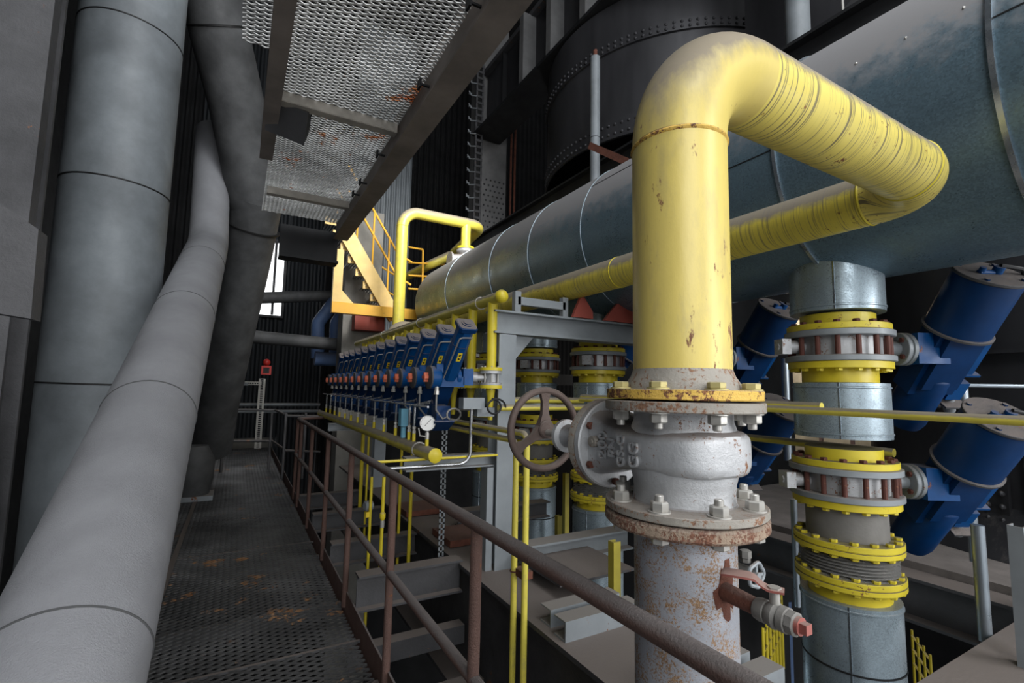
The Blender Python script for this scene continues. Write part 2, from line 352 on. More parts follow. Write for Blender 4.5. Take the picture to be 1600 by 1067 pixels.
# floodlight
q=at(447,190,Y=3.35)
t=thing('floodlight','black floodlight hanging on a bracket under the overhead grating','lamp',q)
rm=Matrix.Rotation(R(-38),3,'X')@Matrix.Rotation(R(20),3,'Y')
b=MB(); prof=[(-.11,.01),(-.1,.07),(-.04,.11),(.04,.11),(.1,.07),(.11,.01)]
b.poly([q+rm@V((-.12,x,z)) for x,z in prof],rm@V((.24,0,0))); part('housing',b,'black',t)
part('glass',MB().box(q+rm@V((0,0,.01)),(.25,.23,.015),rm),'steel_d',t)
part('bracket',MB().box(q+V((.02,0,.16)),(.03,.06,.14)).box(q+V((.02,0,.1)),(.27,.03,.015)),'black',t); part('conduit',MB().tube([q+V((-.06,0,1)),q+V((-.06,0,.2)),q+V((0,0,.12))],.012,8),'rubber',t)
# ================================================================ BIG DUCT
DA=V((3.025,0,2.828)); DR=.667
t=thing('insulated_duct','huge round blue-grey sheet-clad duct crossing from upper right into the distance','duct',(3.025,3,2.16))
part('cladding',MB().lathe((3.025,-1.6,2.828),(0,1,0),[(DR,0),(DR,8.9),(.62,9.05),(.45,9.14),(.05,9.17)],96),'duct',t)
for k,y in enumerate((.575,1.415,2.24,3.06,3.89,4.72,6.03)):
    part('strap_band' if k<2 else 'cladding_seam',MB().lathe((3.025,y,2.828),(0,1,0),[(DR,0),(DR+(.012 if k<2 else .005),.002),(DR+(.012 if k<2 else .005),.02 if k<2 else .008),(DR,.022 if k<2 else .01)],96),'strap' if k<3 else 'galv',t,'bright steel band' if k<2 else None)
for y0,y1,an in ((-1.,.575,172),(1.415,2.24,184),(2.24,3.06,146)):
    a=R(an); part('lap_joint',MB().bx((3.025+DR*math.cos(a)-.003,y0,2.828+DR*math.sin(a)-.003),(3.025+DR*math.cos(a)+.003,y1,2.828+DR*math.sin(a)+.003)),'ink',t)

for k in range(8):
    y=-.1+.19*k; a=R(162); part('rivet',MB().sph((3.025+DR*math.cos(a),y,2.828+DR*math.sin(a)),.006,6,ring=4),'zinc',t)
# ================================================================ FOREGROUND RISER
PX,PY=.897,.779; E=1.51; ZT=E+.838
t=thing('gas_pipe','big scratched yellow pipe rising from the grey valve and looping along the duct','pipe',(PX,PY,E+.004))
p=bend([(PX,PY,E+.03),(PX,PY,ZT),(2.32,PY,ZT),(2.32,6.9,ZT),(1.92,6.9,ZT),(1.92,6.9,1.2)],[.25,.2,.2,.16],18)
i1=[i for i,q in enumerate(p) if q.z>ZT-.26][0]
# split in elbows and runs so each section is a part
def sub(pp,c): return [q for q in pp if c(q)]
part('riser',MB().tube([(PX,PY,E),(PX,PY,ZT-.25)],.1095,64),'yel_big',t)
part('elbow',MB().tube(p[1:20],.1095,64),'yel_big',t,'dust-topped yellow elbow')
part('cross_run',MB().tube([p[19],p[20]],.1095,64),'yel_cross',t,'yellow crossing length with ring scratches')
part('elbow',MB().tube(p[20:39],.1095,64),'yel_cross',t)
part('long_run',MB().tube(p[38:],.1095,48),'yel_run',t)
for q,dd in (((PX,PY,ZT-.252),(0,0,1)),((2.12,PY,ZT),(1,0,0)),((2.32,PY+.21,ZT),(0,1,0)),((2.32,2.55,ZT),(0,1,0))):
    part('weld_seam',MB().lathe(q,dd,[(.109,-.006),(.1125,-.003),(.1135,0),(.1125,.003),(.109,.006)],48),'flange_chip' if dd[2] else 'yel_fl',t,'rusty weld bead' if dd[2] else None)
part('weld_collar',MB().lathe((PX,PY,E),(0,0,1),[(.128,.004),(.124,.02),(.115,.034),(.1095,.05)],48),'flange_grey',t,'dust-grey neck')
def ringfl(c,ro,ri,z0,z1,mt,par,lab=None,bv=.002,name='flange'):
    return part(name,MB().lathe((c[0],c[1],z0),(0,0,1),[(ro-bv,0),(ro,bv),(ro,z1-z0-bv),(ro-bv,z1-z0)],72),mt,par,lab)
ft=ringfl((PX,PY),.171,0,E-.018,E+.004,'flange_chip',t,'chipped yellow rusty flange')
hb=hexm('bolt_head_worn',.0185,.013,.0,'yzinc',True)
ringbolts('bolt',hb,(PX,PY,E+.004),.1475,8,ft)
# gate valve
t=thing('gate_valve','grey cast gate valve with embossed numbers under the big yellow pipe','valve',(PX,PY,E-.262))
tf=ringfl((PX,PY),.174,0,E-.044,E-.022,'flange_grey',t,'worn speckled upper flange')
lf=ringfl((PX,PY),.174,0,E-.262,E-.245,'flange_grey',t,'dusty lower flange')
def sup(c,hx,hz,n=48,e=4.2):
    o=[]
    for k in range(n):
        a=2*math.pi*k/n; ca,sa=math.cos(a),math.sin(a)
        o.append((c[0]+hx*abs(ca)**(2/e)*(1 if ca>0 else -1),c[1],c[2]+hz*abs(sa)**(2/e)*(1 if sa>0 else -1)))
    return o
zc=E-.132
b=MB()
secs=[(-.131,.03,.03),(-.128,.05,.04),(-.118,.078,.047),(-.098,.1,.05),(-.06,.119,.052),(0,.127,.053),(.05,.123,.054),(.09,.112,.056),(.13,.1,.06),(.17,.092,.066),(.21,.088,.076),(.235,.088,.084)]
b.rings([sup((PX,PY+y,zc-max(0,y)*.03),hx,hz) for y,hx,hz in secs])
body=part('body',b,'silver',t)
part('neck',MB().lathe((PX,PY,E-.262),(0,0,1),[(.128,.0),(.12,.01),(.111,.02),(.109,.04),(.111,.06),(.116,.08),(.118,.17),(.113,.184),(.109,.195),(.109,.215),(.113,.226),(.12,.24)],64),'silver',t)
def strip_text(s,y,z,size):
    me=textmesh(s,size,.006,'silver'); o=bpy.data.objects.new('embossed_lettering',me); link(o,t)
    # reads upwards on the face turned to the walkway
    xd=V((0,0,1)); yd=V((0,1,0)); zd=V((-1,0,0)); m=Matrix((xd,yd,zd)).transposed()
    o.rotation_euler=m.to_euler(); o.location=V((xw(y)-.0,y,z))-off(t)
    return o
def xw(y):
    for a,c in zip(secs,secs[1:]):
        if a[0]<=y-PY<=c[0]: return PX-(a[1]+(c[1]-a[1])*(y-PY-a[0])/(c[0]-a[0]))
    return PX-.09
for s,y,z,sz in (('200',PY+.165,zc-.004,.046),('PN',PY+.118,zc-.006,.036),('GS-C',PY+.075,zc-.008,.032),('GG',PY+.025,zc-.01,.038)): strip_text(s,y,z,sz)
part('boss',MB().cyl((PX-.085,PY+.2,zc),(PX-.105,PY+.2,zc),.014,16).cyl((PX-.1,PY+.2,zc),(PX-.108,PY+.2,zc),.007,12),'flange_grey',t)
# bonnet
zb=zc-.012
bf=part('bonnet_flange',MB().lathe((PX,PY+.235,zb),(0,1,0),[(.114,0),(.118,.003),(.118,.019),(.114,.022)],56),'silver',t)
part('bonnet_flange',MB().lathe((PX,PY+.262,zb),(0,1,0),[(.1,-.008),(.116,-.003),(.118,.003),(.118,.02),(.11,.024),(.085,.03)],56),'flange_grey',t)
part('bonnet',MB().lathe((PX,PY+.28,zb),(0,1,0),[(.088,0),(.08,.03),(.06,.06),(.042,.085),(.036,.1),(.036,.16),(.05,.165),(.05,.18),(.026,.184),(.02,.2)],40),'silver',t)
for k in range(6):
    a=2*math.pi*(k+.5)/6; q=V((PX+math.cos(a)*.1,PY+.255,zb+math.sin(a)*.1))
    part('bonnet_bolt',MB().lathe(q-V((0,.034,0)),(0,1,0),[(.01,0),(.01,.011)],6).cyl(q-V((0,.025,0)),q+V((0,.04,0)),.006,10).lathe(q+V((0,.032,0)),(0,1,0),[(.01,0),(.01,.01)],6),'rustpipe',t,'rusted bonnet bolt')
part('stem',MB().cyl((PX,PY+.44,zb),(PX,PY+.62,zb),.011,14),'zinc',t)
hy=PY+.575
hw=part('handwheel',MB().tube([(PX+math.cos(a)*.128,hy,zb+.01+math.sin(a)*.128) for a in [2*math.pi*k/48 for k in range(48)]],.012,14,closed=True),'wheel',t,'brown cast iron handwheel')
b=MB()
for k in range(3):
    a=R(90+120*k); dv=V((math.cos(a),0,math.sin(a))); sv=V((-math.sin(a),0,math.cos(a))); c=V((PX,hy,zb+.01))
    rs=[]
    for q,wd,th in ((.012,.026,.012),(.05,.013,.008),(.09,.012,.007),(.124,.02,.008)):
        rs.append([c+dv*q+sv*wd+V((0,-th,0)),c+dv*q-sv*wd+V((0,-th,0)),c+dv*q-sv*wd+V((0,th,0)),c+dv*q+sv*wd+V((0,th,0))])
    b.rings(rs)
b.lathe((PX,hy-.02,zb+.01),(0,1,0),[(.026,0),(.03,.004),(.03,.034),(.024,.04)],24)
part('spokes',b,'wheel',hw)
nb=hexm('nut_zinc',.0185,.019,.0,'zinc',True,True)
ringbolts('stud_nut',nb,(PX,PY,E-.044),.1475,8,tf,True)
ringbolts('stud_nut',nb,(PX,PY,E-.245),.1475,8,lf)
part('stud',MB().lathe((PX,PY,E-.024),(0,0,1),[(.13,0),(.13,.008)],40),'ink',t,'dark gasket gap') 
# lower spool
t=thing('pipe_spool','grey paint-blistered upright pipe with rust speckles under the gate valve','pipe',(PX,PY,-1.2))
fl=ringfl((PX,PY),.175,0,E-.294,E-.2655,'flange_rust',t,'thick pitted rust-brown flange',.006)
part('pipe',MB().tube([(PX,PY,-1.2),(PX,PY,E-.294)],.1095,64),'silver_pipe',t)
hz=hexm('bolt_head_zinc',.018,.013,0,'zinc',False)
ringbolts('bolt',hz,(PX,PY,E-.294),.1475,8,fl,True)
st=V((PX-.012,PY,1.083)); 
SX=.888; a_=V((SX,PY-.109,1.106))
part('drain_stub',MB().tube([a_+V((0,.03,.003)),a_+V((0,-.08,-.004))],.0165,20,rf=lambda q:.019-.003*q),'rustpipe',t,'rust-brown welded stub')
# rust patch hugging the pipe wall
b=MB(); n=30; ring=[];core=[]
for k in range(n):
    a=2*math.pi*k/n; rr=.72+.62*random.random(); ring.append((math.cos(a)*.027*rr,math.sin(a)*.05*rr+.002))
def onp(s,z,r): 
    th=math.atan2(-.109,-.004)+s/.11; return V((PX+math.cos(th)*r,PY+math.sin(th)*r,1.106+z))
b.rings([[onp(x,z,.1097) for x,z in ring],[onp(x*.9,z*.9,.1112) for x,z in ring],[onp(x*.3,z*.3,.112) for x,z in ring]])
part('rust_patch',b,'rustpipe',t,'red-brown bare rust patch')
# ball valve on the stub
bv=a_+V((0,-.078,-.004)); D_=V((0,-1,0))
t=thing('ball_valve','small grey brass ball valve with red lever and rusty plug on the rust stub','valve',bv)
part('body',MB().lathe(bv,D_,[(.019,-.008),(.021,0),(.021,.012),(.0185,.0135),(.02,.016),(.0235,.024),(.024,.031),(.02,.038),(.0225,.04),(.0225,.052),(.019,.054)],32),'fishing',t)
part('hex_end',MB().lathe(bv+D_*.053,D_,[(.019,0),(.0215,.002),(.0215,.014),(.019,.016)],8),'fishing',t)
part('plug',MB().lathe(bv+D_*.068,D_,[(.0155,0),(.0155,.008)],20).box(bv+D_*.082,(.017,.014,.017)),'handle',t,'rusty pink square-head plug')
part('stem',MB().cyl(bv+D_*.028+V((0,0,.018)),bv+D_*.028+V((0,0,.05)),.009,16).lathe(bv+D_*.028+V((0,0,.042)),(0,0,1),[(.012,0),(.012,.009)],6),'zinc',t)
q=bv+D_*.028+V((0,0,.046))
b=MB(); rs=[]; ld=V((-.5,.866,0)); sd=V((.866,.5,0))
for x,z,w in ((-.016,0,.014),(.01,0,.015),(.02,.004,.014),(.032,.014,.016),(.042,.016,.0195),(.084,.015,.0205),(.09,.013,.017)):
    c=q+ld*x+V((0,0,z))
    rs.append([c+sd*w+V((0,0,-.002)),c-sd*w+V((0,0,-.002)),c-sd*w+V((0,0,.002)),c+sd*w+V((0,0,.002))])
b.rings(rs); part('lever',b,'handle',t,'faded red lever handle')
# little handwheel valve behind
q=at(1172,895,Y=.96)
t=thing('needle_valve','small dark handwheel valve behind the grey upright pipe','valve',q)
part('handwheel',MB().tube([q+V((math.cos(a)*.034*(1+.07*math.cos(5*a)),-.02,math.sin(a)*.034*(1+.07*math.cos(5*a)))) for a in [2*math.pi*k/40 for k in range(40)]],.006,8,closed=True).cyl(q+V((0,-.03,0)),q+V((0,0,0)),.01,12).box(q+V((0,-.02,0)),(.06,.006,.008)).box(q+V((0,-.02,0)),(.008,.006,.06)),'steel',t)
part('body',MB().cyl(q+V((0,0,0)),q+V((0,.08,0)),.018,16).lathe(q+V((-.005,.01,.03)),(0,0,1),[(.014,0),(.014,.012),(.017,.014),(.017,.034),(.012,.036)],6),'fishing',t)
# ================================================================ COLUMNS UNDER THE DUCT
CX=2.95; NR=.182; IR=.229
hy_=hexm('bolt_head_yellow',.019,.016,0,'yel_fl',False); hr_=hexm('bolt_head_rusty',.019,.016,0,'rustrod',False)
def zfl(seq): pass
def ins_pipe(z0,z1,lab,grp,ro=IR,lap=True,topin=False):
    t=thing('insulated_pipe',lab,'pipe',(0,0,z0),grp)
    part('cladding',MB().cyl((0,0,z0),(0,0,z1),ro,56),'galv',t)
    part('rolled_rim',MB().lathe((0,0,z0+.018),(0,0,1),[(ro,0),(ro+.005,.003),(ro+.005,.009),(ro,.012)],56),'galv',t)
    part('rolled_rim',MB().lathe((0,0,z1-.03),(0,0,1),[(ro,0),(ro+.005,.003),(ro+.005,.009),(ro,.012)],56),'galv',t)
    a=R(205); part('lap_seam',MB().bx((-.004,-.004,z0),(.004,.004,z1)),'strap',t).location=(math.cos(a)*ro,math.sin(a)*ro,0)
    return t
def bvalve(zt,lab,grp):
    """zt = top of upper yellow flange; local shaft along +X"""
    t=thing('butterfly_valve',lab,'valve',(0,0,0),grp)
    z=[zt,zt-.034,zt-.07,zt-.172,zt-.205,zt-.243]
    part('neck',MB().cyl((0,0,z[0]),(0,0,z[0]+.06),NR,48),'yel_fl',t); part('neck',MB().cyl((0,0,z[5]-.075),(0,0,z[5]),NR,48),'yel_clean',t)
    u=ringfl((0,0),.25,0,z[1],z[0],'yel_fl',t,'yellow flange'); l=ringfl((0,0),.25,0,z[5],z[4],'yel_clean',t,'yellow flange')
    part('body_ring',MB().lathe((0,0,z[2]),(0,0,1),[(.258,0),(.264,.004),(.264,z[1]-z[2]-.004),(.258,z[1]-z[2]-.001)],56),'steel',t)
    part('body_ring',MB().lathe((0,0,z[4]),(0,0,1),[(.258,0),(.264,.004),(.264,z[3]-z[4]-.004),(.258,z[3]-z[4])],56),'steel',t)
    part('barrel',MB().cyl((0,0,z[3]),(0,0,z[2]),.205,48),'silver',t)
    zm=(z[2]+z[3])/2
    part('shaft_stub',MB().cyl((.2,0,zm),(.33,0,zm),.042,24),'steel',t)
    part('coupling',MB().lathe((.33,0,zm),(1,0,0),[(.09,0),(.093,.003),(.093,.02),(.085,.024),(.085,.03),(.093,.033),(.093,.052)],36),'steel',t)
    for k in range(4):
        a=R(45+90*k); part('coupling_bolt',MB().lathe((.318,math.cos(a)*.066,zm+math.sin(a)*.066),(1,0,0),[(.015,0),(.015,.013)],6),'rustrod',t)
    part('end_cap',MB().cyl((-.3,0,zm),(-.2,0,zm),.038,20).box((-.312,0,zm),(.05,.085,.085)).lathe((-.345,0,zm),(1,0,0),[(.02,0),(.02,.01)],6),'silver',t)
    rod=mesh('tie_rod',MB().cyl((0,0,z[3]-.001),(0,0,z[2]+.001),.013,10),'rustrod')
    for k in range(16):
        a=math.pi/16+2*math.pi*k/16
        if abs(math.cos(a))<.985: inst('tie_rod',rod,(math.cos(a)*.236,math.sin(a)*.236,0),t)
    ringbolts('bolt',hr_,(0,0,z[0]),.222,16,u); ringbolts('bolt',hy_,(0,0,z[5]),.222,16,l,True)
    return t
def expj(lab,grp):
    t=thing('expansion_joint',lab,'expansion joint',(0,0,0),grp)
    part('spool',MB().cyl((0,0,.75),(0,0,.918),.19,48),'fishing',t,'bare grey spool')
    pr=[]
    z=.68
    n=7
    for k in range(n*4+1):
        pr.append((.205+.022*math.cos(2*math.pi*k/4),.592-.592+(.68-.592)*k/(n*4)))
    part('bellows',MB().lathe((0,0,.575),(0,0,1),[(r,h*1.25) for r,h in pr],56),'bellows',t,'ribbed stainless bellows')
    f1=part('flange',MB().lathe((0,0,.69),(0,0,1),[(.25,0),(.252,.003),(.252,.024),(.245,.026),(.245,.03),(.252,.032),(.252,.056),(.249,.059)],56),'yel_fl',t)
    f2=part('flange',MB().lathe((0,0,.515),(0,0,1),[(.25,0),(.252,.003),(.252,.024),(.245,.026),(.245,.03),(.252,.032),(.252,.056),(.249,.059)],56),'yel_fl',t)
    part('neck',MB().cyl((0,0,.42),(0,0,.515),.19,48),'yel_clean',t)
    for f,zz,dn in ((f1,.749,0),(f1,.69,1),(f2,.574,0),(f2,.515,1)): ringbolts('bolt',hy_,(0,0,zz),.226,16,f,bool(dn))
    return t
def actuator(lab,grp,lower=False):
    """origin = valve axis, shaft +X at z=0"""
    t=thing('valve_actuator',lab,'actuator',(0,0,0),grp)
    part('gear_box',MB().box((.47,0,0),(.17,.17,.17)).cyl((.38,0,0),(.4,0,0),.08,24),'blue',t)
    s=V((0,-.62,.785)); n=s.cross(V((1,0,0))); c=V((.6,0,.0)); rot=Matrix((V((1,0,0)),s.cross(V((1,0,0))),s)).transposed()
    part('yoke',MB().box(c,(.2,.2,.42),rot).box(c+s*-.02+n*0,(.26,.13,.5),rot),'blue_dk',t)
    cy=part('spring_cylinder',MB().lathe(c+s*.13,s,[(.1,-.02),(.15,0),(.15,.32),(.147,.33)],48),'blue_dk',t)
    part('rim_band',MB().lathe(c+s*.13,s,[(.15,0),(.162,.003),(.162,.014),(.15,.018)],48),'steel_d',t)
    part('end_plate',MB().lathe(c+s*.46,s,[(.153,0),(.156,.003),(.156,.014),(.153,.016)],48),'steel_d',cy,'dust-covered end plate')
    part('rear_cylinder',MB().lathe(c-s*.16,-s,[(.08,-.02),(.105,0),(.11,.01),(.11,.33),(.1,.37),(.05,.39)],40),'blue_dk',t)
    x_=V((1,0,0)); e=c+s*.477
    part('port_fitting',MB().cyl(e+x_*-.06,e+x_*.04,.016,12).cyl(e+x_*.03-s*.0,e+x_*.03+s*.035,.024,14).cyl(e-x_*.05,e-x_*.05+s*.03,.015,12),'blue',t)
    for k in range(4):
        a=R(45+90*k); q=e-s*.002+(x_*math.cos(a)+n*math.sin(a))*.13; part('end_bolt',MB().lathe(q,s,[(.012,0),(.012,.01)],6),'blue_dk',t)
    e2=c+x_*.02
    hose=[e+x_*.03+s*.04,e+x_*.14+n*-.02+s*.03,e+x_*.21-s*.12,e+x_*.2-s*.4,e+x_*.16-s*.75,c+x_*.13-s*.22]
    part('air_hose',MB().tube(bend(hose,.04,5),.011,8),'rubber',t,'black air hose')
    part('bracket_box',MB().box(c+x_*.13-s*.02,(.05,.16,.22),rot).box(c+x_*.15-s*.12,(.1,.17,.012),rot),'blue',t)
    part('positioner',MB().box(c+x_*.17-s*.26,(.09,.1,.12),rot),'blue',t); part('solenoid',MB().cyl(c+x_*.19-s*.34,c+x_*.25-s*.44,.03,14),'steel',t); part('gland_plate',MB().box(c+x_*.2-s*.36,(.14,.16,.01),rot),'steel_d',t)
    return t
ordn=['nearest','second','third','fourth','fifth']
azs=[R(120),R(100),R(57),R(57),R(57)]
YC=[1.45,2.5,3.55,4.62,5.72]
names=['rightmost column in front','column hidden behind the big yellow riser','column seen just left of the big yellow riser','column seen above the brown handwheel','farthest column behind the grey post']
top=ins_pipe(1.965,2.45,'short zinc-clad pipe leaving the duct above the rightmost valve column','zinc-clad pipes under the duct')
ub=bvalve(1.893,'upper butterfly valve with yellow flanges on the rightmost column','column butterfly valves')
mid=ins_pipe(1.277,1.572,'zinc-clad drum between the two butterfly valves on the rightmost column','zinc-clad pipes under the duct')
lb=bvalve(1.16,'lower butterfly valve with yellow flanges on the rightmost column','column butterfly valves')
ej=expj('yellow-flanged bellows expansion joint low on the rightmost column','column expansion joints')
bot=ins_pipe(-2.2,.445,'tall zinc-clad pipe at the bottom of the rightmost column','zinc-clad pipes under the duct')
part('seam_ring',MB().lathe((0,0,.12),(0,0,1),[(IR,0),(IR+.004,.002),(IR+.004,.008),(IR,.01)],56),'ink',bot)
UA=actuator('upper blue cylinder actuator beside the rightmost valve column','column valve actuators')
LA=actuator('lower blue cylinder actuator beside the rightmost valve column','column valve actuators')
protos=[(top,'top zinc-clad pipe of the %s'),(ub,'upper yellow-flanged butterfly valve on the %s'),(mid,'middle zinc-clad drum of the %s'),(lb,'lower yellow-flanged butterfly valve on the %s'),(ej,'bellows joint of the %s'),(bot,'bottom zinc-clad pipe of the %s')]
def rz(az): return math.atan2(math.cos(az),math.sin(az))
for i in range(1,5):
    for p,lab in protos:
        if i in(1,) and p in (top,mid,bot): pass
        c=dup(p,V((CX,YC[i],p.location.z)),lab%names[i],rz(azs[i]) if p in(ub,lb) else None)
    if i<3:
        dup(UA,V((CX,YC[i],1.772)),'upper blue cylinder actuator on the '+names[i],rz(azs[i])); dup(LA,V((CX,YC[i],1.04)),'lower blue cylinder actuator on the '+names[i],rz(azs[i]))
for p,_ in protos:
    p.location=V((CX,YC[0],p.location.z))
    if p in(ub,lb): p.rotation_euler=(0,0,rz(azs[0]))
UA.location=(CX,YC[0],1.772); LA.location=(CX,YC[0],1.04)
for p in(UA,LA): p.rotation_euler=(0,0,rz(azs[0]))
# yellow thin gas line to the right
b=MB().tube([(2.2,-.6,1.436),(2.2,2.85,1.436)],.0165,16)
solo('gas_line',b,'yel','long thin yellow pipe running right across the rightmost column','pipe')
q0=at(1284,635,X=2.3); solo('gas_line',MB().tube([q0,q0+V((0,1.75,0))],.018,16),'yel','short thin yellow stub pipe above the long one in front of the column','pipe')
q0=at(779,637,Y=2.92); solo('gas_line',MB().tube([q0,(2.9,2.92,q0.z)],.022,16),'yel','yellow pipe starting at the grey post and passing behind the handwheel','pipe')
q0=at(779,625,Y=3.2); solo('gas_line',MB().tube([q0+V((.1,0,0)),(2.5,3.2,q0.z)],.024,16),'yel','dusty yellow pipe behind and above the one at the grey post','pipe')
q0=at(1380,703,X=3.4); solo('gas_line',MB().tube([(3.3,1.35,q0.z),(3.3,2.3,q0.z)],.024,16),'yel','yellow pipe behind the lower right blue actuator','pipe')
# ================================================================ GREY SUPPORT FRAME
PYF=3.12
t=thing('support_frame','grey painted steel post and beam frame holding up the duct','frame',(1.68,PYF,.25))
part('post',MB().ext(I(.14,.15,.01,.012),(1.69,PYF,.25),(1.69,PYF,1.9),(0,1,0)),'steel',t); part('base_gusset',MB().poly([(1.76,PYF,.25),(1.86,PYF,.25),(1.76,PYF,.55)],(0,.01,0)),'steel_d',t)
bm=part('beam',MB().ext(I(.16,.17,.01,.014),(1.58,PYF,1.99),(3.1,PYF,1.99)),'steel',t)
part('gusset',MB().poly([(1.62,PYF-.01,1.9),(1.95,PYF-.01,1.9),(1.77,PYF-.01,1.7),(1.62,PYF-.01,1.7)],(0,.012,0)),'steel',t)
t=thing('pipe_stool','small grey H-shaped stool under the long yellow pipe on the frame beam','support',(1.93,PYF,2.075))
for x in (1.80,2.24): part('leg',MB().ext(U(.05,.05,.005),(x,PYF,2.075),(x,PYF,2.24),(0,1,0)),'steel',t)
part('crossbar',MB().ext(U(.05,.06,.005),(1.8,PYF,2.17),(2.24,PYF,2.17)),'steel',t)
for x,w in ((2.36,.1),(2.78,.2)):
    solo('duct_saddle',MB().poly([(x-w,PYF-.1,2.078),(x+w,PYF-.1,2.078),(x+w*.95,PYF-.1,2.14),(x-w*.1,PYF-.1,2.27),(x-w*.75,PYF-.1,2.14)],(0,.03,0)),'primer','%s brick-red saddle plate on the frame beam under the duct'%('narrow' if w==.1 else 'wide'),'support')
b=MB().ext(I(.1,.09,.008,.01),(.98,PYF+.02,1.0),(1.62,PYF+.02,1.0)); t=thing('bracket_beam','grey beam carrying the lower manifold beside the grey post','beam',(1.3,PYF,.955)); part('beam',b,'steel',t)
b=MB().ext(U(.05,.1,.008),(1.585,PYF,.25),(1.585,PYF,.95),(0,1,0)); solo('steel_channel',b,'steel','thin grey channel upright just left of the grey post','column')
t=thing('support_frame','grey post with bracket farther along under the manifold','frame',(1.6,6.2,.25))
part('post',MB().ext(I(.14,.14,.01,.012),(1.6,6.2,.25),(1.6,6.2,2.),(0,1,0)),'steel',t); part('bracket',MB().ext(I(.1,.09,.008,.01),(.98,6.2,1.0),(1.6,6.2,1.0)),'steel',t)
# ================================================================ BURNER VALVE ROW
BX=1.586; YU=[3.10+.343*i for i in range(13)]
t=thing('manifold','upper long manifold pipe with round yellow end cap above blue actuators','pipe',(BX,2.95,2.1))
part('pipe',MB().tube([(BX,2.96,2.155),(BX,7.75,2.155)],.042,28),'yel',t); part('end_cap',MB().sph((BX,2.965,2.155),.05,24),'yel_clean',t,'yellow domed end cap')
for k in range(3): part('clip',MB().tube([(BX+math.cos(a)*.047,3.3+k*1.4,2.155+math.sin(a)*.047) for a in [2*math.pi*j/16 for j in range(16)]],.004,6,closed=True),'zinc',t)
t=thing('manifold','lower long dusty manifold pipe with flat yellow end under pressure gauge','pipe',(1.1,2.9,1.04))
part('pipe',MB().tube([(1.1,2.885,1.08),(1.1,7.75,1.08)],.044,28),'yel',t); part('end_cap',MB().lathe((1.1,2.892,1.08),(0,-1,0),[(.046,0),(.046,.008),(.03,.016),(.01,.019)],28),'yel_clean',t,'yellow end cap')
part('pipe_clamp',MB().tube([(1.1+math.cos(a)*.049,3.2,1.08+math.sin(a)*.049) for a in [2*math.pi*j/20 for j in range(20)]],.006,6,closed=True).box((1.05,3.17,1.02),(.07,.05,.03)),'zinc',t)
def branch():
    t=thing('branch_pipe','x','pipe',(0,0,0),'yellow branch pipes along the manifold')
    part('pipe',MB().tube([(0,0,1.65),(0,0,2.13)],.036,24),'yel_clean',t)
    part('flange',MB().lathe((0,0,1.632),(0,0,1),[(.084,0),(.084,.022)],32),'yel_clean',t); part('flange',MB().lathe((0,0,1.505),(0,0,1),[(.084,0),(.084,.022)],32),'yel_clean',t)
    part('reducer',MB().lathe((0,0,1.28),(0,0,1),[(.018,0),(.02,.1),(.026,.16),(.036,.225)],24),'yel_fl',t)
    return t
def smallvalve():
    t=thing('butterfly_valve','x','valve',(0,0,1.527),'small butterfly valves on the branch pipes')
    part('body',MB().lathe((0,0,1.527),(0,0,1),[(.08,0),(.082,.018),(.05,.022),(.05,.08),(.082,.084),(.08,.104)],32),'silver',t)
    part('stem',MB().cyl((-.12,0,1.58),(-.04,0,1.58),.022,16).cyl((-.16,0,1.58),(-.12,0,1.58),.034,16).box((.075,0,1.58),(.04,.04,.04)),'silver',t)
    for k in range(8):
        a=2*math.pi*(k+.5)/8; part('tie_bolt',MB().cyl((math.cos(a)*.066,math.sin(a)*.066,1.497),(math.cos(a)*.066,math.sin(a)*.066,1.662),.006,8),'zinc',t)
    return t
